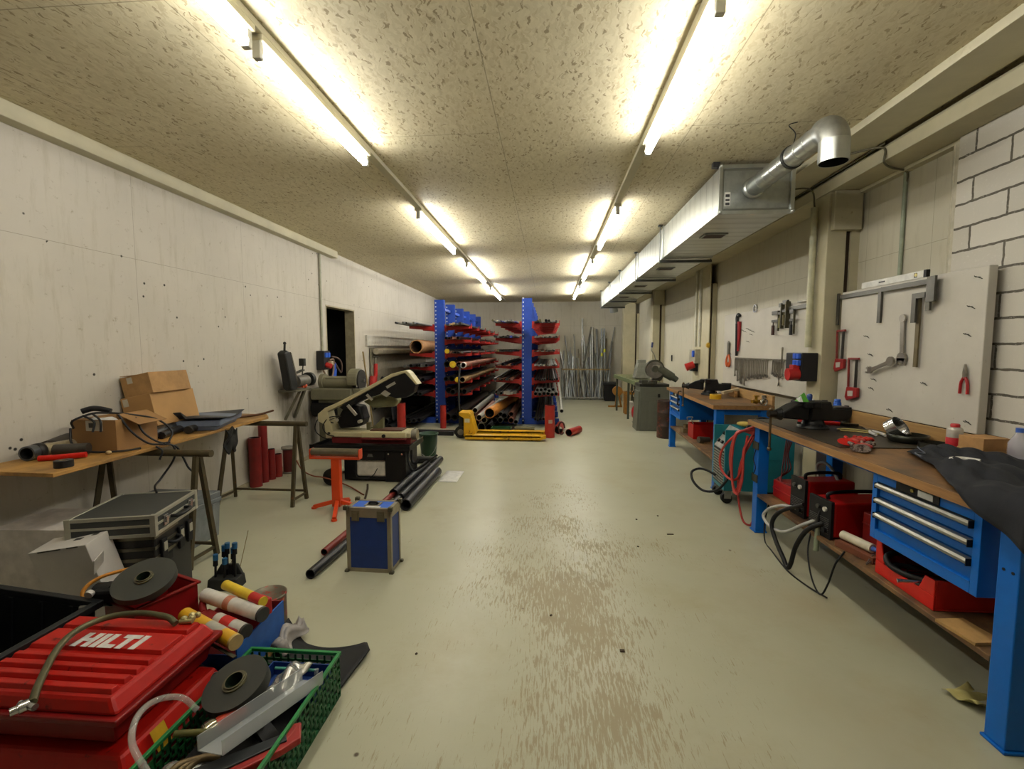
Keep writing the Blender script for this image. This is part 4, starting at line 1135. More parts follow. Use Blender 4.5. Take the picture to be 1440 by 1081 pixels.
bar_on(R1X + .44, LV1[1] + .045, .044, 'dark', 8.3, 4.6, 'pipe with a crinkled yellow end cap on the fifth arms of the left rack', None, YEL)
bar_on(R1X + .55, LV1[1] + .052, .052, 'tan', 8.2, 4.8, 'tan pipe on the fifth arms of the left rack, outermost', None)
row(xa, xb, LV1[0], [(.06, 'dark', 'pipe'), (.05, 'dark', 'pipe'), (.045, 'brown', 'pipe'), (.05, 'dark', 'pipe')], 'dark pipe on the lowest right arms of the left rack', 'pipes on the lowest right arms of the left rack')
row(xa, xb, .112, [(.07, 'dark', 'pipe'), (.06, 'black', 'pipe'), (.07, 'dark', 'pipe')], 'wide dark pipe on the right base arms of the left rack', 'pipes on the right base arms of the left rack')
# --- left rack, left side
ya, yb = R1X - .60, R1X - .15
row(ya, yb, LV1[5], mixspec(13, ['dark', 'grey', 'light'], (.012, .022), ['sq', 'flat', 'pipe']), 'grey bar on the top left arms of the left rack', 'bars on the top left arms of the left rack', y0=7.9)
tube_ = MB().pipe((0, 0, 0), (0, 3.6, 0), .125, .108, 28, 0, 1)
solo('cardboard_tube', tube_, [M('#a5784c', .75), M('#5e4025', .9)], 'wide brown cardboard tube lying on the left arms of the left rack', 'tube', (R1X - .36, 8.45, LV1[3] + .127))
row(ya, yb, LV1[2], mixspec(7, ['dark', 'black', 'grey'], (.02, .035), ['pipe', 'sq']), 'dark pipe on the fourth left arms of the left rack', 'pipes on the fourth left arms of the left rack')
for i, z in enumerate((LV1[1], LV1[0], .112)):
    row(ya, yb, z, mixspec(7, ['black', 'dark'], (.03, .045), ['pipe']), 'black pipe low on the left side of the left rack, %s row' % ('upper', 'middle', 'bottom')[i], 'black pipes low on the left rack, %s row' % ('upper', 'middle', 'bottom')[i], y0=8.0)
# --- pipes lying between the two racks
def loosepipe(x, z, r, col, y0, L, label, dx=0.0, inner=.84):
    t = MB().pipe((0, 0, 0), (dx, L, 0), r, r * inner, 18, 0, 1)
    return solo('steel_pipe', t, [PCOL[col], INNER], label, 'pipe', (x, y0, z))
gx = [(-1.50, .085, .083, 'dark', 8.15, 3.8, 'wide black pipe with a pale ring inside, left in the floor pile between the racks'),
      (-1.33, .075, .072, 'pink', 8.35, 3.0, 'pinkish pipe at the bottom of the pile between the racks'),
      (-1.18, .075, .07, 'grey', 8.0, 3.4, 'grey pipe at the bottom of the pile behind the pallet truck'),
      (-1.05, .06, .056, 'dark', 8.05, 3.6, 'dark pipe at the bottom right of the pile behind the pallet truck'),
      (-1.42, .222, .068, 'pink', 8.45, 3.0, 'longer pinkish pipe on the second layer of the pile between the racks'),
      (-1.26, .205, .055, 'pink', 8.3, 2.2, 'shorter pinkish pipe in the middle of the pile between the racks'),
      (-1.13, .195, .05, 'light', 8.0, 3.0, 'pale grey pipe in the middle of the pile between the racks'),
      (-1.34, .325, .05, 'light', 8.3, 2.6, 'pale pipe lying on top of the pinkish pipes between the racks')]
for g in gx:
    loosepipe(*g)
loosepipe(-1.02, .335, .092, 'orange', 7.9, 2.6, 'wide orange brown pipe on top of the pile behind the pallet truck', .25, .86)
loosepipe(-1.16, .30, .05, 'light', 7.6, 2.6, 'short pale tube end sticking out low behind the pallet truck', .1)
loosepipe(-1.62, .30, .07, 'dark', 8.3, 3.5, 'dark pipe against the left rack in the floor pile between the racks')
solo('steel_beam', MB().bar((-2.75, 7.60, .035), (-1.58, 7.55, .035), .07, .07), M('#1c1d20', .5), 'black steel bar lying crossways on the floor in front of the left rack', 'bar')
solo('steel_beam', MB().bar((-2.60, 7.75, .03), (-1.35, 7.72, .03), .05, .06), M('#26262a', .5), 'second black steel bar lying on the floor behind the first, before the left rack', 'bar')
# black sheeting bundle left of the left rack
solo('plastic_sheet', MB().grid(lambda u, v: (-3.07 + .33*v + .01*math.sin(9*u), 7.9 + u*2.6, .25 + .62*math.sin(PI*min(1, v*1.05 + .02)) ** .6 + .06*math.sin(7*u + 5*v) + .05*math.sin(16*v)), 22, 22, .01), M('#131416', .45, var=.4), 'heap of black plastic sheeting beside the left wall', 'sheeting')
for i, (x, z) in enumerate(((-2.93, .06), (-2.8, .06), (-2.86, .17))):
    loosepipe(x, z, .055, 'black', 7.85, 2.4, 'black pipe under the sheeting by the left wall, %s' % ('against the wall', 'on the aisle side', 'on top')[i])
# pale and grey sheet panels along the left wall
solo('white_board', MB().box(-3.145, -3.11, 7.75, 11.6, 1.50, 1.68), M('#cfcbc0', .6), 'long white panel fixed along the left wall past the doorway', 'panel')
solo('grey_sheet', MB().bar((-3.10, 9.7, .4), (-3.125, 9.7, 1.47), 3.6, .02, up=(1, 0, 0)), M('#77705f', .6), 'large grey sheet leaning on the left wall below the white panel', 'panel')
solo('sheet_roll', MB().cyl((-3.04, 7.95, 1.40), (-3.04, 11.4, 1.40), .055, n=18), M('#b2a994', .6), 'pale roll held under the white panel on the left wall', 'roll')

# ---------------------------------------------------------------- pallet truck and red tubes
YT = M('#cf9c10', .42, var=.08, wear='#4a3a1a', wear_at=.58, scale=9)
t = thing('pallet_truck', 'yellow pallet truck with worn forks parked in front of the racks', 'pallet truck', (-1.42, 7.12, 0))
for y in (.02, .42):
    f = MB().box(.10, 1.34, y, y + .16, .055, .085).box(.10, 1.30, y, y + .012, .02, .085).box(.10, 1.30, y + .148, y + .16, .02, .085)
    f.prism([(1.30, y, .03), (1.38, y + .03, .04), (1.38, y + .13, .04), (1.30, y + .16, .03)], (0, 0, .05))
    f.obj('fork', YT, t, .004)
    MB().cyl((1.16, y + .04, .036), (1.16, y + .12, .036), .036, n=16).obj('roller', BLACK, t)
c = MB().prism([(.06, .14, .04), (.22, .14, .04), (.25, .14, .09), (.17, .14, .40), (.14, .14, .43), (-.02, .14, .43), (-.01, .14, .38), (.06, .14, .34)], (0, .32, 0))
c = c.obj('pump_body', YT, t, .008)
MB().box(.08, .16, .132, .139, .27, .33).obj('label_plate', M('#c9c3a8', .5), c)
MB().cyl((.18, .13, .08), (.18, .14, .08), .012, n=12).obj('bolt', BLACK, c)
hd = MB().cyl((.0, .30, .10), (.0, .30, .40), .05, n=16).tube([(0, .30, .38), (-.04, .30, .5), (-.06, .42, .95), (-.06, .50, 1.15)], .017, 8)
hd.tube([(-.06, .40, 1.18), (-.06, .50, 1.14), (-.06, .62, 1.18)], .013, 8)
hd.obj('steering_handle', M('#20201e', .45), t)
for y in (.20, .34):
    w_ = MB().cyl((0, y, .1), (0, y + .06, .1), .098, n=26).cyl((0, y - .004, .1), (0, y, .1), .05, n=18, mi=1)
    w_.obj('steering_wheel', [RUBBER, M('#5d574e', .5)], t)
solo('crate', MB().tray(0, .34, 0, .24, 0, .10, .012), M('#1f4a2a', .5), 'low dark green crate standing behind the pallet truck forks', 'crate', (-.98, 7.72, 0))
solo('cardboard_box', MB().box(0, .34, 0, .2, 0, .10), M('#5d5736', .7), 'low olive box behind the pallet truck fork tips', 'box', (-.58, 7.75, 0))
REDT = M('#a0261d', .45, var=.1)
def redtube(label, loc, rot, r, L, dark=False):
    return solo('plastic_tube', MB().pipe((0, 0, 0), (0, 0, L), r, r * .9, 26, 0, 1), [REDT, INNER], label, 'tube', loc, rot)
o = redtube('tall red tube standing upright at the end of the pallet truck forks', (.02, 7.52, 0), (0, 0, 0), .082, .53)
MB().add([(.083*math.sin(a*.1 - .25), -.083*math.cos(a*.1 - .25), z) for z in (.24, .30) for a in range(9)], [(i, i+1, i+10, i+9) for i in range(8)]).obj('label_sticker', M('#b39a86', .6), o)
redtube('short red tube lying on the floor right of the upright red tube', (.335, 7.62, .062), (-PI/2, 0, -.5), .062, .40)
redtube('red tube lying on the floor just behind the upright red tube', (.17, 7.80, .075), (-PI/2, 0, -.1), .075, .5)
solo('chain', MB().tube([(.22 + .05*math.cos(a), 7.72, .12 + .10*math.sin(a)) for a in (x*.5 for x in range(12))], .014, 6), M('#4c2320', .5), 'dark red coupling ring leaning on the red tubes', 'coupling')
redtube('dark red tube standing in the shade behind the band saw', (-2.44, 7.45, 0), (0, 0, 0), .07, .55)
redtube('dark red tube standing at the foot of the left rack', (-1.92, 8.25, .0), (0, 0, 0), .055, .42)

# ---------------------------------------------------------------- steel tubes leaning on the back wall
tr_ = random.Random(21)
ZN = [M('#a8abad', .35, .8, var=.1), M('#8f9394', .38, .8, var=.15), M('#75746c', .45, .6), M('#b9bbbb', .35, .8), M('#6a6048', .55, .3)]
for i in range(44):
    u = i / 43
    xb_ = .42 + 1.28 * u + tr_.uniform(-.04, .04)
    Lt_ = tr_.choice((1.25, 1.5, 1.7, 1.9, 2.1)) * tr_.uniform(.92, 1.05) * (.78 if u < .2 else 1)
    y0_ = tr_.uniform(13.25, 13.6)
    lean = min(.42, (13.955 - y0_) / Lt_)
    side = tr_.gauss(0, .10) + (.14 if u < .4 and tr_.random() < .5 else 0)
    h_ = Lt_ * math.sqrt(max(.2, 1 - lean**2 - side**2))
    r_ = tr_.choice((.012, .016, .02, .026))
    m_ = MB()
    if tr_.random() < .55:
        m_.pipe((0, 0, 0), (side * Lt_, lean * Lt_, h_), r_, r_ * .8, 10)
    else:
        m_.bar((0, 0, 0), (side * Lt_, lean * Lt_, h_), r_ * 1.8, r_ * 1.3)
    solo('steel_tube', m_, tr_.choice(ZN), 'grey steel tube leaning in the bundle against the back wall', 'tube', (xb_, y0_ - .01, .004 + r_ * .5), group='steel tubes leaning on the back wall')
solo('steel_tube', MB().pipe((0, 0, 0), (.0, .32, 2.33), .026, .02, 12), ZN[3], 'tallest pale tube standing upright in the bundle against the back wall', 'tube', (.98, 13.58, .012))
for z, y in ((.86, 13.24), (.06, 13.20)):
    solo('guard_rail', MB().bar((.36, y, z), (1.72, y, z), .03, .04), M('#8f7a4c', .5) if z > .5 else M('#a9aaa4', .4, .5), ('thin brownish rail holding back the leaning steel tubes', 'pale base rail at the feet of the leaning steel tubes')[z < .5], 'rail')
for x in (.36, 1.72):
    solo('guard_post', MB().box(x - .02, x + .02, 13.225, 13.255, 0, .9), M('#8a8a84', .45, .5), '%s post of the rail in front of the leaning steel tubes' % ('left' if x < 1 else 'right'), 'post')
for x, z, w in ((1.52, 1.22, 'lower'), (1.60, 1.33, 'upper')):
    o_ = solo('steel_tube', MB().pipe((0, 0, 0), (0, .42, 2.02), .02, .016, 12), ZN[1], 'upright grey tube with the %s yellow tag at the right of the bundle' % w, 'tube', (x, 13.27, .012))
    MB().cyl((0, .42*z/2.02 - .003, z), (0, .42*(z + .09)/2.02 - .003, z + .09), .03, n=12).obj('tag', M('#d4d22a', .4), o_)['label'] = 'yellow tag'

# ---------------------------------------------------------------- left side: trestle table
ZB = .80
OSB = wood('table_board_wood', '#9a7033', '#b98d48', 'y', .6, stain='#7a5a30')
TRS = M('#4a4028', .6, .2, var=.25, wear='#6e4a2a', wear_at=.6)
solo('table_board', MB().prism([(-3.12, 2.19, .778), (-2.575, 2.17, .778), (-2.68, 4.20, .778), (-2.80, 4.36, .778), (-3.12, 4.38, .778)], (0, 0, .022)), OSB,
     'long worn plywood board lying across two trestles along the left wall', 'table top', bev=.003)
def trestle(label, y):
    t = thing('trestle', label, 'trestle', (-2.66, y, 0), group='rusty steel trestles')
    MB().cyl((-.44, 0, .752), (.42, 0, .752), .024, n=12).obj('top_bar', TRS, t)
    for x, xf in ((.30, .325), (-.36, -.40)):
        for s in (-1, 1):
            MB().bar((x + .02, s*.015, .735), (xf, s*.125, .0), .028, .028).obj('leg', TRS, t)
        MB().bar((xf - .004, -.115, .06), (xf - .004, .115, .06), .018, .018).obj('foot_bar', TRS, t)
    MB().bar((.315, .11, .085), (-.39, .11, .085), .018, .018).obj('stretcher', TRS, t)
    return t
trestle('rusty trestle under the near end of the board, beside the aluminium case', 2.87)
trestle('rusty trestle under the far end of the board, by the red tubes', 4.09)

# things on the board
def carton(label, loc, size, rot, flaps=None, col=CARD, group=None, sticker=None, closed=True):
    t = thing('cardboard_box', label, 'cardboard box', loc, rot=rot, group=group)
    a, b, h = size
    if closed:
        MB().box(-a/2, a/2, -b/2, b/2, 0, h).obj('body', col, t, .003)
    else:
        w_ = .006
        m = MB().tray(-a/2, a/2, -b/2, b/2, 0, h, w_)
        m.obj('body', col, t)
    for f in flaps or ():
        f.obj('flap', col, t)
    for st in (sticker if isinstance(sticker, list) else [sticker] if sticker else []):
        st.obj('label_sticker', [M('#b9b3a0', .6), M('#3c3a34', .6)], t)
    return t
fl = [MB().bx((.17, .02, .195), (.15, .24, .004), (0, .45, .05))]
stk = MB().box(-.05, .06, -.1615, -.1605, .13, .195).box(-.03, .0, -.162, -.1614, .15, .18, 1)
carton('open cardboard box with a taped side, under a tangle of black cable', (-2.87, 2.83, ZB + .001), (.29, .32, .20), (0, 0, .04), fl, CARD_D, None, stk, False)
solo('crumpled_plastic', MB().grid(lambda u, v: (-.11 + u*.22, -.12 + v*.24, .02*math.sin(11*u) * math.sin(9*v) + .02*math.sin(5*u + 3*v)), 16, 16, .003), M('#c5c6c2', .35), 'crumpled clear plastic wrap filling the open cardboard box', 'plastic wrap', (-2.87, 2.83, .97), (0, 0, .2))
TL = -.20
g_ = 'tilted cartons on the trestle board'
s1 = MB().box(-.10, -.06, -.2215, -.2205, .18, .235)
carton('larger tan cardboard box tilted towards the wall, lower of the two', (-2.985, 3.36, .862), (.23, .44, .245), (0, TL, .05), None, CARD, g_, s1)
s2 = MB().box(-.06, -.02, -.1965, -.1955, .10, .145)
carton('smaller tan cardboard box lying on the larger tilted one', (-3.005, 3.34, 1.104), (.22, .39, .155), (0, TL - .02, .06), [MB().bx((-.03, -.02, .158), (.14, .36, .004), (0, .10, 0))], M('#a47d4d', .75), g_, s2)
solo('plastic_bundle', MB().tube([(-2.80, 2.98, .835), (-2.86, 3.2, .85), (-2.95, 3.45, .85), (-3.0, 3.72, .845)], (.036, .03), 10).tube([(-2.78, 3.08, .825), (-2.88, 3.4, .83), (-2.93, 3.66, .83)], .028, 8).tube([(-2.98, 3.1, .84), (-3.03, 3.4, .84), (-3.04, 3.6, .835)], .034, 8),
     M('#1d1d1e', .4, var=.5, wear='#77746c', wear_at=.6), 'black rolled plastic bundle under the tilted boxes', 'bundle')
solo('rubber_hose', MB().pipe((0, 0, 0), (.09, -.30, 0), .026, .019, 16, 0, 1).lathe([(.026, 0), (.030, .0), (.030, .03), (.026, .03)], (.09, -.30, 0), (-.287, .957, 0), 16), [M('#26231f', .5), INNER], 'short black hose with an open end in front of the blue grey tray', 'hose', (-2.83, 3.58, ZB + .031))
t = thing('plastic_tray', 'blue grey plastic tray with an uneven dark lid on the far end of the board', 'tray', (-2.86, 3.62, ZB + .001), .32)
MB().box(-.15, .15, -.24, .24, 0, .035, tx=-.015, ty=-.015).box(-.19, .19, -.26, .26, .035, .085, tx=-.01).obj('body', M('#6d788c', .5), t, .006)
MB().grid(lambda u, v: (-.21 + .42*u, -.28 + .56*v, .095 + .014*math.sin(5*v + 2*u) + (.055 if v < .05 and u < .4 else 0)), 12, 14, .006).obj('lid', M('#24262a', .5), t)
solo('iron_bar', MB().tube([(-2.93, 3.98, ZB + .012), (-2.84, 4.16, ZB + .012), (-2.80, 4.28, ZB + .014), (-2.74, 4.38, ZB + .034)], .010, 8, k=3), M('#5a3a22', .6, .4), 'rusty bent iron bar lying over the far end of the board', 'bar')
solo('iron_bar', MB().bar((-3.0, 3.97, ZB + .009), (-2.84, 4.22, ZB + .009), .022, .016), M('#4f3a28', .6, .3), 'flat rusty iron piece beside the bent bar', 'bar')
solo('rag', MB().grid(lambda u, v: (-2.632 + .012*math.sin(8*v + 3*u), 3.53 + .14*u + .02*math.sin(6*v), .79 - .19*v - .02*math.sin(9*u)), 10, 12, .008), M('#15140f', .9), 'black ragged cloth hanging below the front edge of the board', 'rag')
# black cable tangle on the open box
K = M('#0d0d12', .5)
cabs = [[(-2.98, 2.65, .95), (-2.95, 2.62, 1.0), (-2.90, 2.68, 1.035), (-2.85, 2.72, 1.04), (-2.74, 2.80, 1.02), (-2.66, 2.92, .97), (-2.61, 2.98, .88), (-2.60, 2.94, .812)],
        [(-2.92, 2.66, 1.03), (-2.85, 2.662, .99), (-2.84, 2.64, .93)],
        [(-2.87, 2.68, 1.035), (-2.80, 2.655, 1.0), (-2.79, 2.645, .93)],
        [(-2.99, 2.64, .95), (-2.94, 2.60, .86), (-2.80, 2.57, .822), (-2.66, 2.64, .812), (-2.60, 2.72, .815)],
        [(-2.74, 2.72, 1.03), (-2.68, 2.74, .92), (-2.62, 2.80, .83), (-2.575, 2.86, .812)],
        [(-2.70, 2.80, 1.0), (-2.65, 2.80, .90), (-2.60, 2.86, .825), (-2.565, 2.91, .815)],
        [(-2.60, 2.86, .81), (-2.555, 2.92, .79), (-2.56, 2.93, .70), (-2.60, 2.86, .58), (-2.50, 2.70, .575), (-2.40, 2.60, .568)],
        [(-2.58, 2.88, .81), (-2.55, 2.94, .78), (-2.54, 2.98, .70), (-2.52, 3.0, .62), (-2.50, 3.02, .58)],
        [(-2.57, 2.80, .81), (-2.545, 2.82, .775), (-2.55, 2.80, .72)]]
nm = ['arching over the top of the open box to the board', 'hanging short over the box front, left one', 'hanging short over the box front, right one', 'looping along the foot of the open box', 'running down the box corner, left strand', 'running down the box corner, right strand',
      'dropping off the board onto the aluminium case', 'dropping straight down behind the trestle leg', 'with a short end dangling under the board edge']
for c_, n_ in zip(cabs, nm):
    solo('cable', MB().tube(c_, .0065, 6), K, 'black cable ' + n_, 'cable')
solo('black_plug', MB().tube([(-2.97, 2.70, 1.05), (-2.93, 2.73, 1.065), (-2.88, 2.74, 1.062), (-2.83, 2.76, 1.045)], .018, 8), K, 'black plug on top of the open cardboard box', 'plug')
# near end of the board
t = thing('pipe_fitting', 'grey pipe fitting with a foil sleeve at the near end of the board', 'pipe fitting', (-2.995, 2.46, ZB + .045), .22)
MB().pipe((-.02, -.06, 0), (-.02, .0, 0), .043, .034, 22, 0, 1).obj('threaded_ring', [M('#5c5f62', .35, .7), INNER], t)
MB().cyl((-.02, 0, 0), (.03, .21, 0), .036, .034, 18).obj('foil_sleeve', M('#b8ac8e', .3, .6, var=.35, scale=30, bump=.5), t)
MB().lathe([(.036, 0), (.047, .006), (.047, .04), (.036, .046)], (-.02, -.01, 0), (.2, 1, 0), 18).obj('collar', M('#33302c', .45, .5), t)
solo('screwdriver_handle', MB().tube([(0, 0, 0), (.10, .05, 0), (.19, .10, .004)], .017, 10), REDB, 'red tool grip lying in front of the pipe fitting', 'tool grip', (-2.93, 2.40, ZB + .018))
tape_roll('black tape roll standing near the front corner of the board', (-2.66, 2.30, ZB + .0005), .042, .02, .038, '#141416')
solo('bent_sheet', MB().grid(lambda u, v: (-.1 + .2*u, .16*v, .055 + .06*math.cos(3.0*u - 1.0) + .02*v), 12, 6, .004), M('#4a443c', .5, .4), 'brown bent sheet metal piece beside the open cardboard box', 'sheet metal', (-3.02, 2.56, ZB - .028), (0, 0, .2))
solo('steel_stub', MB().cyl((0, 0, 0), (.16, .06, 0), .034, n=18), M('#55514b', .4, .6), 'short grey steel stub lying against the open cardboard box', 'steel stub', (-2.99, 2.54, ZB + .036))
solo('knob', MB().sph((0, 0, .012), (.017, .014, .012)), M('#b39a6c', .5), 'small pale knob lying in front of the open cardboard box', 'knob', (-2.70, 2.60, ZB))

# ---------------------------------------------------------------- under the board
ALC = M('#b5b3a4', .38, .55, var=.1)
ALB = M('#3b3d3a', .5, var=.1)
t = thing('aluminium_case', 'dark grey briefcase with aluminium edges lying on the black flight case', 'case', (-2.085, 2.235, .452), .26)
W_, L_, H_ = .41, .45, .115
MB().box(-W_, 0, 0, L_, .006, H_ - .004).obj('shell', ALB, t, .006)
e = MB()
for z0, z1 in ((0, .018), (.052, .066), (H_ - .018, H_)):
    e.box(-W_ - .003, .003, -.003, .014 if z0 in (0,) or z1 == H_ else .0, z0, z1).box(-W_ - .003, -W_ + .012, 0, L_, z0, z1).box(-.012, .003, 0, L_ + .003, z0, z1).box(-W_, 0, L_ - .012, L_ + .003, z0, z1)
for x in (-W_ - .005, -.022):
    for y in (-.005, L_ - .022):
        e.box(x, x + .027, y, y + .027, -.001, H_ + .002)
e.obj('edge_frame', ALC, t, .003)
for y in (.07, .335):
    MB().box(.003, .012, y, y + .045, .03, .088).box(.012, .018, y + .01, y + .035, .045, .08).obj('latch', CHROME, t, .003)
MB().tube([(.004, .15, .058), (.04, .16, .058), (.045, .225, .056), (.04, .29, .058), (.004, .30, .058)], .010, 8).obj('handle', BLACK, t)
t = thing('flight_case', 'black case with aluminium strips standing on the floor under the briefcase', 'case', (-2.125, 2.27, 0), .26)
W_, L_, H_ = .38, .38, .45
MB().box(-W_, 0, 0, L_, 0.0, H_).obj('shell', M('#1b1a18', .5), t, .01)
e = MB()
for z in (.30, .36, .42):
    e.box(-W_ - .004, .004, -.004, .0, z, z + .018).box(0, .004, 0, L_ * .62, z, z + .018)
e.obj('edge_strip', M('#75705f', .35, .8), t)
for y in (.04, .22, .32):
    MB().box(.004, .018, y, y + .05, .27, .40).box(.018, .023, y + .008, y + .042, .33, .38, 1).obj('latch', [BLACK, ALC], t, .003)
MB().tube([(.004, .12, .36), (.035, .13, .35), (.035, .20, .35), (.004, .21, .36)], .010, 8).box(.004, .006, .10, .16, .25, .29).obj('handle', BLACK, t)
t = thing('storage_bin', 'grey plastic storage bin with a lid behind the trestle leg', 'bin', (-2.56, 2.96, 0))
MB().box(-.50, 0, 0, .36, 0, .27, tx=-.012, ty=-.012).obj('body', M('#74797a', .5), t, .008)
MB().box(-.52, .02, -.02, .38, .27, .305).box(-.515, .015, -.015, .375, .305, .35).obj('lid', M('#6d7274', .5), t, .006)
for y in (.06, .28):
    MB().box(.005, .018, y, y + .022, .03, .27).obj('rib', M('#7d8283', .5), t, .003)
WB = M('#cdc8c2', .55, var=.04)
carton('larger white cardboard box behind the tilted one at the left edge', (-2.80, 2.44, 0), (.58, .34, .45), (0, 0, .06), None, M('#c9c2ba', .65), 'white cartons by the black crate')
fl = [MB().bx((.168, -.06, .34), (.004, .07, .10), (.3, .5, .2))]
stk = [MB().box(.02, .06, .0, .022, .4502, .4510, 1), MB().box(.09, .12, .03, .05, .4502, .4510, 1), MB().box(-.10, .02, -.0715, -.0705, .443, .449, 1), MB().box(.05, .11, -.0715, -.0705, .443, .449, 1)]
carton('smaller white cardboard box standing askew behind the black crate', (-2.375, 2.185, .028), (.30, .14, .45), (.16, -.16, .06), fl, WB, 'white cartons by the black crate', stk)
redc = [((-3.075, 4.56, 0), .06, .52, 'wide red tube standing by the left wall behind the far trestle'), ((-3.085, 4.72, 0), .045, .63, 'tallest red tube standing by the left wall behind the far trestle'),
        ((-3.07, 4.83, 0), .04, .34, 'third red tube standing by the left wall behind the far trestle'), ((-3.06, 4.94, 0), .042, .26, 'shortest red tube standing by the left wall behind the far trestle')]
for loc, r, L, lab in redc:
    solo('plastic_tube', MB().pipe((0, 0, 0), (0, 0, L), r, r*.9, 24, 0, 1), [M('#7a1715', .45), INNER], lab, 'tube', loc)
t = thing('paint_tin', 'small dark red tin with a grey rim by the left wall', 'tin', (-3.03, 5.10, 0))
MB().lathe([(.058, 0), (.06, .004), (.06, .28)], n=24).obj('body', M('#5a1715', .45), t)
MB().lathe([(.06, .28), (.075, .285), (.075, .31), (.05, .31)], n=24).lathe([(.064, .0), (.066, .0), (.066, .02), (.064, .02)], n=24).obj('rim', M('#8a857a', .4, .6), t)

# ---------------------------------------------------------------- blue flight case, roller stand, pipes on the floor
FB = M('#0e3176', .5, var=.1, wear='#3c5a94', wear_at=.72)
FBL = M('#1f59c0', .5, var=.08)
AL2 = M('#938a76', .4, .55, var=.14)
t = thing('flight_case', 'tall blue flight case with aluminium edges standing alone on the floor', 'flight case', (-1.305, 2.825, 0), -.03)
W_, L_, H_ = .30, .175, .425
MB().box(.004, W_ - .004, .004, L_ - .004, .004, H_ - .004).obj('body_panel', FB, t)
MB().box(.026, W_ - .026, .026, L_ - .026, H_ - .004, H_ - .0025).obj('top_panel', FBL, t)['label'] = 'bright blue top panel'
e = MB(); q = .026
for z0, z1 in ((0, q), (H_ - .062, H_)):
    for y in (0, L_ - .003):
        e.box(0, W_, y, y + .003, z0, z1)
    for x in (0, W_ - .003):
        e.box(x, x + .003, 0, L_, z0, z1)
for x0, x1 in ((0, q), (W_ - q, W_)):
    for y in (0, L_ - .003):
        e.box(x0, x1, y, y + .003, 0, H_)
for y0, y1 in ((0, q), (L_ - q, L_)):
    for x in (0, W_ - .003):
        e.box(x, x + .003, y0, y1, 0, H_)
e.box(0, W_, 0, q, H_ - .003, H_).box(0, W_, L_ - q, L_, H_ - .003, H_).box(0, q, 0, L_, H_ - .003, H_).box(W_ - q, W_, 0, L_, H_ - .003, H_)
e.obj('edge_frame', AL2, t, .001)
for x in (.04, .21):
    MB().box(x, x + .05, -.006, 0, H_ - .085, H_ - .015).box(x + .008, x + .042, -.010, -.006, H_ - .075, H_ - .03).obj('latch', M('#7d7762', .4, .8), t, .002)
hh = MB().box(.10, .20, .05, .125, H_ - .002, H_ + .001).box(.115, .185, .065, .11, H_ + .001, H_ + .003, 1).tube([(.12, .088, H_ + .003), (.13, .088, H_ + .012), (.17, .088, H_ + .012), (.18, .088, H_ + .003)], .007, 8, 1)
hh.obj('handle_dish', [AL2, BLACK], t)
MB().box(.12, .22, .02, .045, H_ + .0002, H_ + .001).obj('worn_sticker', WHITEP, t)
for x in (0, W_):
    for y in (0, L_):
        for z in (0, H_):
            MB().bx((x, y, z), (.03, .03, .03)).obj('corner', M('#5c5848', .45, .7), t, .006)

ORG = M('#d2420f', .42, var=.06)
t = thing('roller_stand', 'orange stand with a steel roller on a single post, before the band saw', 'roller stand', (-1.90, 3.95, 0))
MB().box(-.038, .038, -.03, .03, .03, .465).box(-.033, .033, -.025, .025, .30, .47).obj('post', ORG, t, .004)
for a, L in ((PI, .22), (-PI/2 - .35 + .7, .30), (.05, .20), (PI/2, .22)):
    ft = MB().bar((.02*math.cos(a), .02*math.sin(a), .075), (L*math.cos(a), L*math.sin(a), .018), .032, .035).cyl((L*math.cos(a), L*math.sin(a), 0), (L*math.cos(a), L*math.sin(a), .016), .024, n=12)
    ft.obj('foot', ORG, t, .003)
MB().box(-.232, .228, -.035, .035, .465, .478).box(-.232, -.224, -.04, .04, .478, .555).box(.220, .228, -.04, .04, .478, .555).obj('bracket', ORG, t, .002)
MB().cyl((-.222, 0, .525), (.218, 0, .525), .034, n=22).obj('roller', M('#7e7663', .38, .75), t)

BP = M('#111114', .42)
def floorpipe(label, p0, p1, r, col=BP, inner=.82):
    d = Vector(p1) - Vector(p0)
    return solo('plastic_pipe', MB().pipe((0, 0, 0), tuple(d), r, r * inner, 20, 0, 1), [col, INNER], label, 'pipe', p0)
floorpipe('long black pipe on the floor reaching past the blue flight case towards the camera', (-1.49, 2.70, .033), (-1.405, 4.3, .033), .032)
floorpipe('thick black pipe on the floor beside the band saw, nearest the aisle', (-1.27, 3.95, .055), (-1.265, 5.1, .055), .054)
floorpipe('thinner black pipe on the floor between the two thick ones', (-1.40, 4.2, .04), (-1.38, 5.75, .04), .038)
floorpipe('black pipe on the floor right in front of the band saw foot', (-1.50, 4.3, .045), (-1.475, 5.45, .045), .044)
floorpipe('red pipe on the floor half hidden behind the blue flight case', (-1.565, 3.03, .026), (-1.51, 4.55, .026), .025, M('#7d2a20', .5))
floorpipe('short black pipe lying crossways at the end of the floor pipes', (-1.80, 5.66, .045), (-1.42, 5.68, .045), .044)
solo('paper_sheet', MB().grid(lambda u, v: (-.10 + .21*u, .46*v, .004 + .001*math.sin(6*v)), 4, 8, .001), M('#c9c8c2', .7), 'white sheet of paper stuck to the floor in the aisle', 'paper', (-1.10, 4.86, 0))
t = thing('bucket', 'dark green bucket standing behind the end of the floor pipes', 'bucket', (-1.63, 6.12, 0))
MB().lathe([(.098, 0), (.10, .003), (.128, .29), (.136, .29), (.136, .305), (.125, .305), (.097, .01)], n=30).obj('body', M('#143c26', .45), t)
MB().tube([(.125, -.02, .29), (.14, -.10, .18), (.10, -.16, .07), (.02, -.17, .0 + .012), (-.06, -.155, .05)], .0035, 6).obj('bail', M('#8a8a86', .35, .7), t)

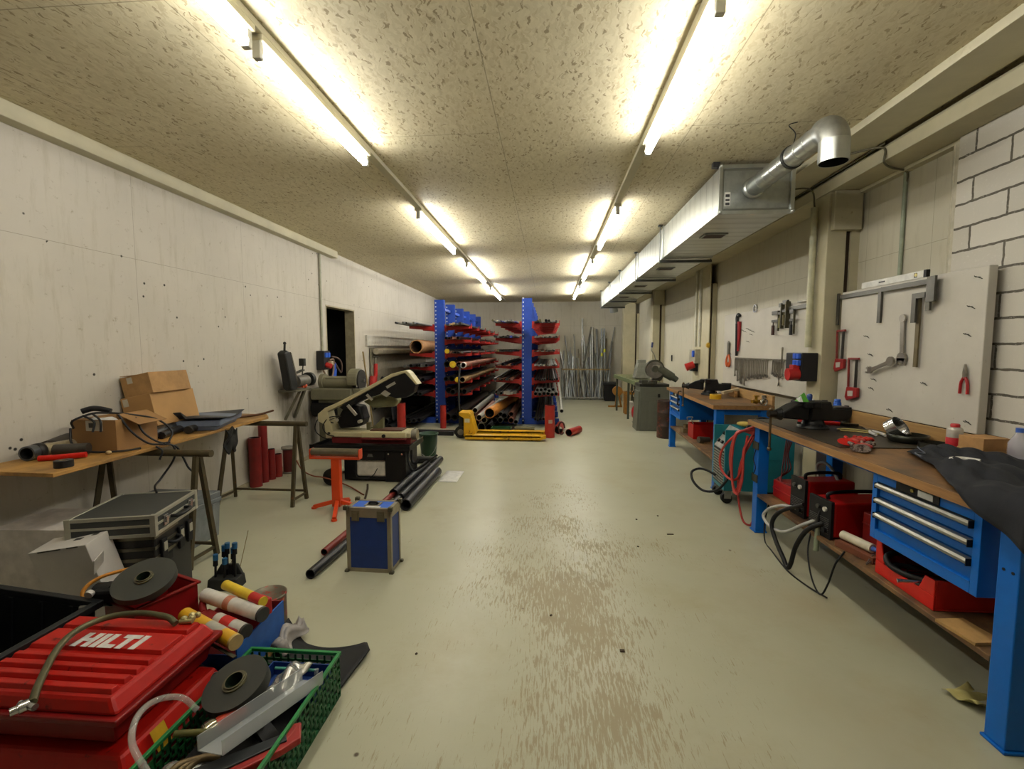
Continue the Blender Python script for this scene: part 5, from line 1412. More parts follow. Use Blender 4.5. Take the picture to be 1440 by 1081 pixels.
# ---------------------------------------------------------------- band saw
SC_ = M('#c3b992', .45, var=.07, wear='#8a7f5c', wear_at=.68)
SBK = M('#0c0c0e', .45, spec=.35)
t = thing('band_saw', 'black and cream metal band saw with its bow raised, on a black stand', 'band saw', (-1.95, 5.0, 0))
MB().box(-.28, -.15, -.18, .26, .02, .34).obj('stand_leg', SBK, t, .006)
lg = MB().box(.18, .41, -.18, .26, .0, .34).cyl((.22, -.185, .31), (.22, -.18, .31), .01, n=10, mi=1).cyl((.37, -.185, .31), (.37, -.18, .31), .01, n=10, mi=1)
lg.obj('stand_leg', [SBK, CHROME], t, .006)
MB().box(-.149, .179, -.18, -.16, .235, .34).box(-.149, .179, -.18, .26, .02, .045).obj('stand_panel', SBK, t, .004)
MB().prism([(-.02, -.183, .275), (.05, -.183, .275), (.04, -.183, .295), (-.01, -.183, .295)], (0, .002, 0)).box(-.01, .04, -.183, -.181, .30, .308).obj('badge', M('#5d5d5c', .5), t)
MB().box(-.66, .46, -.20, .36, .345, .36).box(-.66, .46, -.20, -.19, .36, .405).box(.45, .46, -.2, .36, .36, .405).prism([(-.66, -.2, .36), (-.66, .36, .36), (-.62, .36, .41), (-.62, -.2, .41)], (.02, 0, 0)).obj('chip_tray', SBK, t, .003)
bd = MB().box(-.46, .44, -.10, .22, .47, .525).box(-.10, .40, -.14, .0, .475, .54)
bd.obj('bed', SC_, t, .01)
MB().box(-.10, .40, -.146, -.10, .455, .474).box(-.46, .44, -.08, .2, .40, .47).obj('bed_base', M('#6d1a1c', .5), t, .004)
MB().box(-.02, .34, -.08, .10, .541, .556).obj('vise_plate', M('#5a3526', .6, .3), t, .003)
MB().cyl((.16, -.16, .50), (.16, -.145, .50), .02, n=14).obj('hand_knob', BLACK, t)
MB().cyl((.44, -.02, .50), (.50, -.02, .50), .06, n=20).cyl((.47, -.02, .44), (.47, -.02, .58), .012, n=8).obj('hand_wheel', M('#a9a698', .35, .7), t)
X0, Y0_ = -1.95, 0
def xz(l, y): return [(x - X0, y, z) for x, z in l]
bow = [(-2.575, .72), (-2.49, .79), (-2.346, .85), (-2.05, 1.0), (-1.72, 1.175), (-1.56, 1.215), (-1.52, 1.185), (-1.425, 1.06), (-1.45, 1.055), (-1.57, 1.185), (-1.72, 1.135), (-2.05, .955), (-2.345, .805), (-2.46, .75), (-2.44, .66), (-2.375, .44), (-2.49, .45), (-2.50, .60), (-2.575, .64)]
MB().prism(xz(bow, -.06), (0, .16, 0)).obj('bow_frame', SC_, t, .006)
grd = [(-2.33, .80), (-2.05, .952), (-1.72, 1.132), (-1.572, 1.182), (-1.455, 1.05), (-1.48, .97), (-1.56, .915), (-1.67, .90), (-1.83, .95), (-1.93, .935), (-2.08, .87), (-2.28, .765)]
g2 = MB().prism(xz(grd, -.05), (0, .14, 0)).obj('blade_guard', SBK, t, .006)
MB().prism(xz([(-1.79, 1.035), (-1.69, 1.09), (-1.675, 1.065), (-1.775, 1.01)], -.052), (0, .002, 0)).prism(xz([(-1.85, .955), (-1.80, .995), (-1.735, .955), (-1.785, .915)], -.052), (0, .002, 0)).obj('label_plate', M('#a09c8e', .5), g2)
mot = [(-2.40, .64), (-2.33, .76), (-2.22, .815), (-2.12, .80), (-2.08, .66), (-2.10, .58), (-2.20, .56), (-2.36, .54)]
m_ = MB().prism(xz(mot, .02), (0, .2, 0))
m_.obj('motor', SBK, t, .02)
MB().prism(xz([(-2.12, .845), (-2.03, .89), (-1.86, .95), (-1.75, .94), (-1.70, .86), (-1.76, .79), (-2.0, .775)], .10), (0, .14, 0)).obj('gearbox', M('#7c7a56', .5), t, .02)
MB().bar((-.27, -.07, .825), (-.175, -.07, .715), .022, .03).bar((-.05, -.07, .945), (.01, -.07, .885), .018, .025).cyl((-.15, -.06, .64), (-.15, .0, .64), .02, n=12).cyl((-.40, -.066, .655), (-.40, -.06, .655), .018, n=12).obj('blade_guide', M('#c9c6b6', .35, .6), t)
MB().bar((-.49, -.063, .655), (-.36, -.063, .70), .014, .008).cyl((-.50 + .0, -.066, .505), (-.50, -.06, .505), .016, n=12).obj('pivot_slot', M('#3a362a', .6), t)
MB().prism([(.10, .0, .556), (.10, .0, .68), (.02, .0, .60), (-.06, .0, .556)], (0, .06, 0)).box(-.10, -.06, .02, .08, .53, .62).obj('vise_jaw', M('#6c6a4a', .5), t, .004)
MB().tube([(.42, -.12, .33), (.44, -.17, .22), (.50, -.2, .14), (.60, -.2, .19), (.70, -.2, .27), (.76, -.18, .31)], .011, 8).tube([(.44, -.05, .33), (.46, -.1, .22), (.50, -.12, .2), (.54, -.1, .24)], .015, 8).obj('hose', RUBBER, t)
for y in (-.36, .22):
    MB().cyl((-.345, y + .03, .09), (-.28, .0, .09), .015, n=10).obj('axle', STEEL, t)
    MB().cyl((-.345, y, .09), (-.345, y + .06, .09), .09, n=26).cyl((-.345, y - .005, .09), (-.345, y, .09), .03, n=14).obj('wheel', RUBBER, t)
MB().tube([(-.36, -.05, .70), (-.50, -.05, .68), (-.56, -.08, .58), (-.50, -.10, .50), (-.42, -.10, .48)], .006, 6).tube([(-.45, -.05, .62), (-.62, -.05, .66), (-.66, -.06, .54), (-.56, -.08, .46), (-.46, -.09, .44)], .006, 6).obj('cable', BLACK, t)
solo('canister', MB().box(-.17, .17, 0, .16, 0, .19).cyl((0, .08, .19), (0, .08, .22), .03, n=14), M('#d5cfc2', .5), 'white plastic canister between the legs of the band saw stand', 'canister', (-1.935, 4.845, .0465), (0, 0, 0), None, .025)
solo('cable', MB().tube([(-2.10, 4.78, .14), (-2.05, 4.76, .06), (-1.95, 4.75, .05), (-1.88, 4.76, .09), (-1.84, 4.78, .16)], .005, 6), BLACK, 'black cable sagging in front of the white canister', 'cable')
solo('cable', MB().tube([(-2.82, 4.9, .20), (-2.70, 4.80, .12), (-2.50, 4.65, .10), (-2.35, 4.62, .09), (-2.1, 4.6, .02), (-1.82, 4.35, .006)], .007, 6), M('#7a3c22', .6), 'brown cable running from the wall behind the orange stand', 'cable')
solo('crank', MB().tube([(-1.86, 4.55, .05), (-1.80, 4.40, .05), (-1.70, 4.05, .006)], .010, 8, k=1), M('#3a2c1f', .5, .4), 'bent dark rod on the floor in front of the band saw', 'rod')

# ---------------------------------------------------------------- polisher, belt grinder, sockets by the doorway
OLV = M('#77735c', .5, var=.08)
t = thing('polishing_machine', 'grey green double ended polishing machine behind the band saw', 'polisher', (-2.78, 5.95, 0))
MB().cyl((-.20, 0, 1.0), (.20, 0, 1.0), .085, n=28).box(-.17, .17, -.07, .07, .95, 1.07).obj('spindle_housing', OLV, t, .01)
MB().cyl((-.25, 0, 1.01), (-.20, 0, 1.01), .105, n=30).cyl((-.27, 0, 1.01), (-.25, 0, 1.01), .07, n=24).obj('end_cover', OLV, t, .008)
hd = MB()
pts = [(.16 , .155*math.cos(a), 1.03 + .155*math.sin(a)) for a in [PI*i/16*1.25 - .4 for i in range(17)]]
MB().prism(pts, (.13, 0, 0)).obj('wheel_hood', OLV, t, .01)
MB().cyl((.291, 0, 1.03), (.310, 0, 1.03), .140, n=32).obj('polishing_wheel', M('#262320', .8), t)
MB().cyl((.311, 0, 1.03), (.34, 0, 1.03), .02, n=12).obj('spindle', STEEL, t)
MB().box(-.33, .22, -.16, .16, .78, .93).box(.22, .34, -.12, .12, .86, .93).obj('body', OLV, t, .014)
MB().cyl((-.33, -.05, .66), (.02, -.05, .66), .115, n=26).box(-.33, .0, -.15, .06, .60, .74).obj('motor', SBK, t, .02)
MB().box(-.24, .20, -.13, .15, 0, .78).obj('pedestal', M('#5f5c49', .5), t, .01)
t = thing('belt_grinder', 'black belt grinder with an upright arm on a bracket on the left wall', 'belt grinder', (-3.0, 5.35, 0))
arm = [(-.36, 1.40), (-.30, 1.43), (-.24, 1.41), (-.10, 1.02), (-.12, .97), (-.20, .955), (-.26, .98)]
MB().prism([(-.06, y, z) for y, z in arm], (.10, 0, 0)).obj('belt_arm', M('#121311', .5), t, .02)
MB().prism([(-.03, y, z) for y, z in [(-.225, 1.41), (-.205, 1.40), (-.075, 1.05), (-.09, 1.02)]], (.06, 0, 0)).obj('abrasive_belt', M('#6a6456', .8), t)
MB().cyl((0, -.30, 1.42), (0, -.29, 1.50), .012, n=10).sph((0, -.29, 1.51), .018).obj('tension_knob', BLACK, t)
MB().cyl((0, -.10, 1.06), (0, .14, 1.06), .07, n=22).obj('motor', M('#6d6a62', .45, .4), t)
MB().cyl((0, .18, 1.07), (0, .24, 1.07), .085, n=26).obj('wheel_cover', M('#1d1f1a', .5), t)
MB().cyl((0, .14, 1.06), (0, .20, 1.06), .02, n=10).bar((0, -.08, 1.16), (0, .08, 1.19), .05, .012).bar((0, .06, 1.12), (.01, .07, 1.26), .012, .012).box(-.03, .03, .05, .10, 1.24, 1.33).obj('work_rest', M('#33322c', .5, .4), t)
MB().box(-.04, .04, -.0, .05, .98, 1.02).sph((.03, .06, 1.0), .03).obj('switch', M('#c24a20', .5), t)
MB().box(-.145, .07, -.22, .14, .945, .965).bar((-.14, -.1, .60), (.03, -.05, .95), .03, .03).bar((-.14, .1, .60), (.03, .05, .95), .03, .03).obj('bracket', M('#6a6654', .5, .3), t)
def socket_box(label, loc, rz, body='#16161a', size=(.10, .26, .24), extra=None):
    """wall socket box: back on the wall (x=0), front towards +x"""
    t = thing('socket_box', label, 'socket box', loc, rz)
    d, w, h = size
    MB().box(0, d, 0, w, 0, h).obj('housing', M(body, .5), t, .008)
    return t, d, w, h
BLS = M('#1f56c8', .4)
RDS = M('#b3201c', .4)
t, d, w, h = socket_box('black wall socket box with blue and red outlets beside the dark doorway', (XL + .001, 6.05, 1.16), 0, size=(.11, .18, .26))
for y in (.045, .12):
    MB().box(d, d + .022, y - .03, y + .03, .17, .235).obj('blue_outlet', BLS, t, .006)
MB().cyl((d, .06, .07), (d + .07, .06, .05), .036, n=16).obj('red_plug', RDS, t)
MB().box(d, d + .06, .10, .16, .06, .12).obj('outlet_cap', M('#b5a68a', .5), t, .01)
MB().tube([(.08, .02, .0), (.12, .05, -.08), (.12, .2, -.1), (.10, .3, .05), (.12, .25, .14), (.13, .12, .13)], .012, 8).obj('cable', M('#7c6350', .6), t)
solo('plug', MB().cyl((0, 0, 0), (0, .02, .12), .03, n=14).cyl((0, .02, .12), (.0, .03, .2), .018, n=12), BLS, 'blue plug hanging by its cable in front of the dark doorway', 'plug', (-3.08, 6.42, 1.04))
solo('hose', MB().tube([(-3.05, 6.30, 1.34), (-3.03, 6.45, 1.31), (-3.03, 6.56, 1.23), (-3.06, 6.60, 1.1), (-3.08, 6.46, 1.24), (-3.07, 6.42, 1.24)], .012, 8), M('#5f4a42', .6), 'brown cable looped beside the socket box at the doorway', 'cable')
solo('broom_handle', MB().cyl((-3.09, 7.50, 1.40), (-2.98, 7.62, .0), .013, n=10), M('#8a7648', .6), 'wooden pole leaning on the wall just past the doorway', 'pole')
t = thing('bolt_cutter', 'red pump tool with a grey cross handle hanging on the wall past the doorway', 'pump tool', (-3.08, 7.95, 0))
MB().cyl((0, .05, 1.10), (0, .10, 1.31), .012, n=8).cyl((-.0, .0, 1.31), (.0, .22, 1.31), .012, n=8).obj('handle', M('#8a8678', .4, .6), t)
MB().cyl((0, .06, .95), (0, .08, 1.18), .035, n=14).cyl((0, -.08, .72), (0, -.03, .96), .065, n=16).obj('body', RDS, t)

# ---------------------------------------------------------------- the pile in the near left corner
BLKP = M('#1a1c1e', .5, var=.12, spec=.35)
t = thing('plastic_crate', 'big black ribbed plastic crate in the near left corner', 'crate', (-2.58, 1.33, .062), rot=(0, .10, 0))
a, b, h, w_ = .62, .42, .375, .008
m = MB().tray(0, a, 0, b, 0, h - .031, w_)
m.obj('shell', BLKP, t)
MB().ring(-.02, a + .02, -.02, b + .02, h - .03, h, .028).obj('rim', BLKP, t, .003)
for x in (.10, .24, .38, .52):
    MB().box(x - .008, x + .008, b - w_ - .008, b - w_, .01, h - .03).obj('rib', BLKP, t)

RC = M('#ae150b', .42, var=.12, wear='#650c06', wear_at=.62, scale=8, spec=.35)
RC2 = M('#7c0908', .42, var=.1, spec=.35)
def tool_case(label, loc, rz, W_, L_, H_, lid_ribs=True):
    t = thing('tool_case', label, 'tool case', loc, rz, 'red tool cases stacked in the near corner')
    zb = H_ * .5
    MB().box(0, W_, 0, L_, 0, zb, tx=-.02, ty=-.02).obj('base', RC2, t, .01)
    MB().box(-.045, W_ + .045, -.035, L_ + .035, zb, zb + .022).obj('rim', RC2, t, .006)
    MB().box(-.03, W_ + .03, -.02, L_ + .02, zb + .022, H_ - .012, tx=.035, ty=.02).obj('lid', RC, t, .012)
    if lid_ribs:
        x0, x1, y0, y1 = .012, W_ - .012, .006, L_ - .006
        ys_ = [y0, y0 + .045, y0 + .090, y0 + .135, y0 + .175, y0 + .190, y0 + .308, y1]
        for ya_, yb_ in zip(ys_[:-1], ys_[1:]):
            if yb_ - ya_ > .02:
                MB().box(x0, x1, ya_ + .005, yb_ - .005, H_ - .0125, H_ + .002, tx=.006, ty=.007).obj('lid_rib', RC, t, .002)
    return t
tool_case('lower red tool case of two stacked, mostly under the lettered one', (-1.87, 1.235, .0), 0, .56, .41, .205, False)
tc = tool_case('upper red ribbed tool case with white lettering on its lid', (-1.905, 1.265, .2055), .0, .545, .40, .165)
LTR = M('#cfccc6', .55, wear='#b06a5c', wear_at=.68, scale=30)
def letters(txt, h, th, sl):
    """heavy slanted capitals from bars: returns prisms lying in xy"""
    S = {'H': [(0, 0, .30, 1), (.55, 0, .85, 1), (.2, .38, .65, .62)], 'I': [(0, 0, .30, 1)], 'L': [(0, 0, .30, 1), (.2, 0, .75, .26)], 'T': [(.27, 0, .57, 1), (0, .74, .84, 1)]}
    W = {'H': .85, 'I': .30, 'L': .75, 'T': .84}
    m = MB(); x = 0
    for k, c in enumerate(txt):
        for i, (x0, y0, x1, y1) in enumerate(S[c]):
            q = [(x + x0, y0), (x + x1, y0), (x + x1, y1), (x + x0, y1)]
            m.prism([((px + py * sl) * h, py * h, .0003 * i) for px, py in q], (0, 0, th))
        x += W[c] + (-.12 if txt[k:k+2] == 'LT' else .10)
    return m
lt = letters('HILTI', .078, .0012, .02)
lo = lt.obj('lettering', LTR, tc)
lo.location = (.172, .203, .1672)
lo.scale = (1.0, 1.0, 1.0)
solo('warning_sticker', MB().add([(0, 0, 0), (.055, 0, 0), (.055, .0, .075), (0, 0, .075), (0, -.0015, 0), (.055, -.0015, 0), (.055, -.0015, .075), (0, -.0015, .075)], [(4, 5, 6, 7), (3, 2, 1, 0)]), M('#c99c1d', .5), 'yellow tag stuck on the side of the lower red case', 'sticker', (-1.262, 1.315, .132), (-.38, .0, 1.571))
solo('hose', MB().tube([(-1.55, 1.20, .385), (-1.60, 1.26, .395), (-1.70, 1.40, .405), (-1.735, 1.50, .41), (-1.70, 1.585, .412), (-1.60, 1.625, .41), (-1.49, 1.625, .40), (-1.44, 1.61, .385)], .0115, 10), M('#5b583c', .4, .4), 'olive braided hose lying in an arc over the upper red case', 'hose')
t = thing('hose_coupling', 'shiny metal coupling at the near end of the olive hose', 'coupling', (-1.548, 1.19, .386))
MB().cyl((0, 0, 0), (-.012, -.02, 0), .017, n=6).cyl((-.012, -.02, 0), (-.022, -.035, 0), .012, n=12).obj('nut', CHROME, t)
MB().cyl((-.03, .0, 0), (.03, -.01, 0), .010, n=10).obj('cross_pin', CHROME, t)
solo('brass_fittings', MB().sph((0, 0, .012), .014).sph((.025, .01, .012), .013).sph((.012, .026, .014), .013).sph((.03, .034, .012), .012).cyl((-.01, -.01, .008), (.04, -.005, .01), .009, n=10), M('#b5a878', .3, .6), 'small cluster of pale fittings at the far end of the olive hose', 'fittings', (-1.43, 1.64, .372))

# red tub with a power tool and the big tape roll behind the cases
t = thing('storage_tub', 'dark red open tub behind the upper red case', 'tub', (-1.975, 1.835, 0), -.35)
a, b, h = .235, .26, .345
m = MB().tray(0, a, 0, b, 0, h - .013, .006)
m.obj('shell', M('#8f1215', .42), t)
MB().ring(-.012, a + .012, -.012, b + .012, h - .012, h, .018).obj('rim', RC2, t, .004)
TAPE = M('#33342e', .6, var=.06)
def big_roll(label, loc, rot, ro, ri, h, cone=False):
    t = thing('tape_roll', label, 'tape roll', loc, rot=rot)
    MB().pipe((0, 0, 0), (0, 0, h), ro, ri, 48, 0, 1).obj('winding', [TAPE, M('#3c3a2c', .7)], t)
    c = MB().pipe((0, 0, h), (0, 0, h + .006), ri * 1.25, ri, 32).pipe((0, 0, -.002), (0, 0, h + .012), ri * 1.02, ri * .9, 32, 0, 1)
    c.obj('core', [M('#5a553c', .6), M('#1b2a1c', .5)], t)
    return t
big_roll('large dark grey tape roll lying on the power tool behind the red cases', (-1.775, 1.84, .415), (.36, .10, 0), .118, .028, .030)
t = thing('power_tool', 'black and orange power tool under the large tape roll', 'power tool', (-1.93, 1.80, .348), .15)
MB().box(-.04, .22, -.03, .07, 0, .06).cyl((-.05, .02, .02), (.02, .02, .02), .05, n=18).obj('body', BLACK, t, .015)
MB().tube([(-.07, -.02, .0), (-.09, .0, .05), (-.05, .05, .085), (.05, .11, .095), (.16, .15, .10)], .008, 8).obj('orange_trim', M('#c8842a', .5), t)
MB().cyl((-.035, -.045, .05), (-.035, -.028, .055), .016, n=14).obj('dial', M('#c9c6be', .5), t)
MB().cyl((-.06, -.06, .0), (-.03, -.05, .0), .012, n=10).cyl((-.06, -.075, -.025), (-.03, -.065, -.025), .012, n=10).obj('clip', STEEL, t)

# blue carton tray with cartridges
t = thing('carton_tray', 'cardboard tray with a bright blue side, full of cartridges and cans', 'tray', (-1.59, 1.70, .06), .04)
CB = M('#1b57a8', .55)
a, b, h = .32, .36, .165
MB().box(a - .006, a, 0, b, 0, h).box(.0065, a - .0065, -.0, .006, 0.007, h * .8).obj('blue_side', CB, t)['label'] = 'bright blue side'
MB().box(.0065, a - .0065, .0, b - .0065, 0, .006).box(0, .006, 0, b, 0, h * .8).box(.0065, a - .0065, b - .006, b, 0.0, h).obj('shell', M('#7c2020', .6), t)
solo('cardboard_box', MB().box(0, .34, 0, .40, 0, .058), M('#9a7240', .75), 'flat brown cardboard box under the blue sided tray', 'cardboard box', (-1.595, 1.675, 0), (0, 0, .04))
def cartridge(label, p0, p1, r, body, band=None, tip=None, cap=None, nozzle=True):
    p0, p1 = Vector(p0), Vector(p1)
    d = p1 - p0
    t = thing('cartridge', label, 'cartridge', p0)
    L = d.length; u = d.normalized()
    o = MB().cyl((0, 0, 0), tuple(d), r, n=22).obj('tube', body, t)
    if band:
        MB().cyl(tuple(u * L * band[0]), tuple(u * L * band[1]), r + .0008, n=22, cap=False).obj('printed_band', band[2], o)
    if tip:
        MB().cyl(tuple(u * -.004), tuple(u * -.03), r * .55, r * .3, 14).obj('nozzle_cap', tip, t)
    if cap:
        MB().cyl(tuple(u * (L - .001)), tuple(u * (L + .012)), r * 1.02, n=22).obj('end_cap', cap, t)
    return t
YB = M('#cf9d1f', .4, var=.08)
cartridge('large yellow cartridge with a grey label in the front of the blue tray', (-1.600, 1.842, .275), (-1.262, 1.690, .268), .030, YB, (.52, .80, M('#aeaca0', .4, .3)), None, M('#b9a06a', .4))
cartridge('white cartridge with dark print lying across the blue tray', (-1.600, 1.965, .298), (-1.250, 1.850, .290), .031, M('#cdc9c0', .45), (.42, .52, M('#b9765c', .5)), None, M('#3a3a38', .5))
cartridge('yellow and red cartridge lying on the white one', (-1.520, 1.995, .335), (-1.262, 1.885, .325), .022, M('#d3b428', .4), (.72, .98, M('#b51d18', .45)))
cartridge('grey can with a red square label in the blue tray', (-1.455, 1.850, .255), (-1.285, 1.787, .250), .029, M('#b9b6ae', .4), (.25, .60, M('#bb2420', .45)), None, M('#35322e', .4))
t = thing('caulking_gun', 'dark red caulking gun lying between the cartridges in the blue tray', 'caulking gun', (-1.57, 1.90, .255), -.42)
MB().box(.02, .30, -.025, .025, -.014, .012).obj('cradle', M('#7f1416', .45), t, .006)
MB().tube([(.02, 0, 0), (-.03, .02, .01), (-.08, .06, .03)], .016, 8).cyl((-.09, .05, .035), (-.06, .085, .03), .02, n=14).obj('grip', M('#7f1416', .45), t)
solo('red_block', MB().box(0, .07, 0, .05, 0, .075), M('#b01a1a', .45), 'red plastic block at the far corner of the blue tray', 'block', (-1.345, 1.93, .236), (0, 0, -.4), None, .006)
solo('red_block', MB().box(0, .06, 0, .04, 0, .05), M('#b01a1a', .45), 'red cap behind the yellow and red cartridge', 'cap', (-1.47, 2.0, .236), (0, 0, -.4), None, .008)
solo('steel_strip', MB().bar((0, 0, 0), (.22, -.10, 0), .014, .004), M('#6b6a58', .4, .6), 'thin olive steel strip lying at the front of the blue tray', 'strip', (-1.45, 1.745, .235))
cartridge('dark can with a blue ring in the gap before the blue tray', (-1.41, 1.66, .15), (-1.27, 1.61, .145), .031, M('#2f2f2e', .35, .4, wear='#8a8880', wear_at=.6), (.62, .72, M('#b9b7b0', .5)), None, M('#1c5fae', .4))

# paint tin, tool caddy
t = thing('paint_tin', 'paint tin with red and white drips on its lid, behind the blue tray', 'paint tin', (-1.445, 2.20, 0))
MB().lathe([(.083, 0), (.085, .004), (.085, .175)], n=32).obj('body', M('#5a4432', .5, wear='#8f3a2c', wear_at=.52, scale=10), t)
MB().lathe([(.085, .172), (.089, .176), (.089, .184), (.083, .185), (.080, .178), (.0, .178)], n=32).obj('lid', M('#6c6656', .45, .4, wear='#9a2c24', wear_at=.54, scale=16), t)
t = thing('tool_caddy', 'black rubber caddy with blue handled tools standing on the floor', 'tool caddy', (-1.95, 2.57, 0), .1)
MB().box(-.09, .09, -.055, .055, 0, .07, tx=.006, ty=.006).prism([(-.09, .02, .06), (.09, .02, .06), (.05, .03, .13), (-.05, .03, .13)], (0, .02, 0)).obj('holder', M('#20211e', .6), t, .006)
for i, (x, y, L) in enumerate(((-.06, -.01, .14), (-.03, .03, .18), (.0, -.02, .12), (.03, .02, .17), (.055, -.005, .21), (-.005, .02, .20))):
    s_ = MB().cyl((x, y, .05), (x + .004, y, L), .007, n=8).cyl((x + .004, y, L), (x + .006, y, L + .06), .014, .012, 12)
    MB().cyl((x + .006, y, L + .035), (x + .007, y, L + .07), .0145, n=12).obj('blue_grip', M('#1a5a86', .45), s_.obj('tool', BLACK, t))
for x in (-.02, .05):
    MB().cyl((x, .04, .06), (x + .06, .06, .33 if x > 0 else .24), .002, n=6).obj('wire', M('#8f7a50', .5), t)

# black rubber mat piece
def matf(u, v):
    x = -1.33 + .45 * u + .04 * v
    y0, y1 = 1.70 + .04 * u, 2.12 - .065 * math.sin(PI * u) ** 1.3 - max(0, u - .9) * .9
    curl = .022 * max(0, (u - .75) / .25) ** 2 + .10 * max(0, (.25 - u) / .25) ** 1.5
    return (x, y0 + (y1 - y0) * v, .008 + curl * (0.4 + .6*v))
solo('rubber_mat', MB().grid(matf, 24, 14, .006), M('#0b0b0d', .75, var=.35, scale=40, wear='#2a2a2a', wear_at=.7), 'black rubber mat piece with curled edges lying behind the green crate', 'mat')
solo('plastic_bag', MB().grid(lambda u, v: (-1.30 + .09*u + .02*math.sin(9*v), 1.93 + .22*v, .03 + .06*math.sin(PI*u) * (1 + .3*math.sin(13*v)) + .01*math.sin(20*u)), 10, 14, .002), M('#8d8783', .3), 'crumpled grey plastic bag between the tray and the rubber mat', 'bag')

# green vented crate and its contents
GC = M('#1e7a3c', .45, var=.1)
GCD = M('#14562a', .5)
t = thing('vented_crate', 'green vented plastic crate full of tools in the near left corner', 'crate', (-1.245, 1.16, 0))
a, b, h = .38, .61, .19
MB().box(0, a, 0, b, 0, .006).obj('bottom', GCD, t)
def lattice(m, p0, du, L, h, th):
    """vented wall: rails plus slanted bars"""
    du = Vector(du)
    n = du.cross(Vector((0, 0, 1))) * th
    def quad(a0, a1, z0, z1):
        A = Vector(p0) + du * a0; B = Vector(p0) + du * a1
        vs = [A + Vector((0, 0, z0)), B + Vector((0, 0, z0)), B + Vector((0, 0, z1)), A + Vector((0, 0, z1))]
        m.add(vs + [q + n for q in vs], [(0, 1, 2, 3), (7, 6, 5, 4), (0, 4, 5, 1), (1, 5, 6, 2), (2, 6, 7, 3), (3, 7, 4, 0)])
    for i in range(6):
        z = .0 + i * .028
        quad(0, L, z, z + .010)
    k = int(L / .03)
    for i in range(k + 1):
        s0 = i * L / k
        quad(max(0, s0 - .004), min(L, s0 + .004), 0, h - .02)
    for i in range(k):
        for r_ in range(5):
            if (i + r_) % 2 == 0:
                quad(i * L / k, (i + .5) * L / k, r_ * .028 + .01, r_ * .028 + .028)
for p0, du, L in (((0, 0, 0), (1, 0, 0), a), ((a, 0, 0), (0, 1, 0), b), ((a, b, 0), (-1, 0, 0), a), ((0, b, 0), (0, -1, 0), b)):
    m = MB(); lattice(m, p0, du, L, h, .004); m.obj('vented_wall', GCD, t)
MB().ring(-.008, a + .008, -.008, b + .008, h - .014, h, .013).obj('rim', GC, t, .002)
big_roll('dark grey tape roll lying on the tools in the green crate', (-1.125, 1.52, .200), (.32, -.12, 0), .108, .033, .045)
solo('foil_ball', MB().grid(lambda u, v: (-.05 + .1*u, -.09 + .18*v, .035*math.sin(PI*u) * math.sin(PI*v) + .006*math.sin(11*u + 5*v) + .005*math.sin(15*v)), 14, 18, .002), M('#c3c3bd', .2, .7), 'crumpled silver foil behind the tape roll in the green crate', 'foil', (-1.0, 1.63, .17))
CLR = glassy('clear_plastic_profile', '#c6cacb', .12, .42)
t = thing('plastic_channel', 'clear plastic channel profile lying across the green crate', 'channel', (-1.03, 1.25, .21), -.10)
MB().prism([(-.045, 0, .0), (-.045, 0, .05), (-.042, 0, .05), (-.042, 0, .003), (.042, 0, .003), (.042, 0, .05), (.045, 0, .05), (.045, 0, .0)], (.10, .37, -.03)).obj('profile', CLR, t)
solo('blue_tray', MB().tray(0, .25, 0, .14, 0, .06, .005), M('#173a7c', .5), 'dark blue tray at the far end of the green crate', 'tray', (-1.14, 1.61, .09))
solo('teal_rod', MB().cyl((0, 0, 0), (.17, .0, 0), .006, n=8), M('#4d9a86', .4), 'thin teal rod lying on the blue tray in the green crate', 'rod', (-1.10, 1.70, .157))
solo('clear_tube', MB().cyl((0, 0, 0), (0, .01, .07), .009, n=10), glassy('clear_tube_plastic', '#a9b0b5', .1, .5), 'short clear tube standing in the blue tray', 'tube', (-.92, 1.68, .10))
t = thing('flashlight', 'silver lens torch with an orange red body in the green crate', 'torch', (-1.135, 1.37, .165), rot=(.2, 0, -.75))
MB().cyl((0, 0, 0), (0, .12, 0), .027, n=20).obj('body', M('#b0341c', .4), t)
MB().lathe([(.034, 0), (.033, .02), (.026, .035)], (0, 0.0, 0), (0, 1, 0), 24).sph((0, -.004, 0), (.031, .014, .031), 20, 10).obj('lens_head', M('#a9a48e', .15, .85), t)
t = thing('hand_saw', 'red and dark grey saw shaped tool lying in the green crate', 'hand tool', (-1.06, 1.205, .155), .62)
MB().prism([(0, -.03, 0), (.26, -.015, .01), (.26, .02, .01), (0, .03, 0)], (0, 0, .02)).obj('blade', M('#2d3032', .45, .4), t, .003)
MB().prism([(.02, -.055, -.01), (.24, -.04, -.0), (.30, -.02, 0), (.31, .05, 0), (.27, .06, 0), (.25, -.005, 0), (.02, -.03, -.01)], (0, 0, .024)).obj('red_grip', M('#9a1c14', .45), t, .005)
solo('clear_hose', MB().tube([(-1.09, 1.13, .215), (-1.15, 1.15, .25), (-1.225, 1.19, .29), (-1.265, 1.255, .315), (-1.265, 1.325, .31), (-1.22, 1.37, .285), (-1.175, 1.38, .235)], .0095, 10), glassy('clear_pvc_hose', '#c9c6bd', .08, .38), 'clear plastic hose arching out of the green crate', 'hose')
solo('olive_grip', MB().cyl((0, 0, 0), (.12, .02, 0), .011, n=12), M('#5d5a28', .5), 'olive rod beside the torch in the green crate', 'rod', (-1.22, 1.335, .185))
for i in range(3):
    solo('copper_hose', MB().tube([(-1.06 - .02*i, 1.16, .12), (-1.10 - .015*i, 1.22, .155 + .01*i), (-1.09, 1.28, .16), (-1.06, 1.32, .13)], .011, 8), M('#6e5c3c', .45, .4), 'brown braided hose curled up at the near end of the green crate', 'hose', group='brown hoses in the green crate')
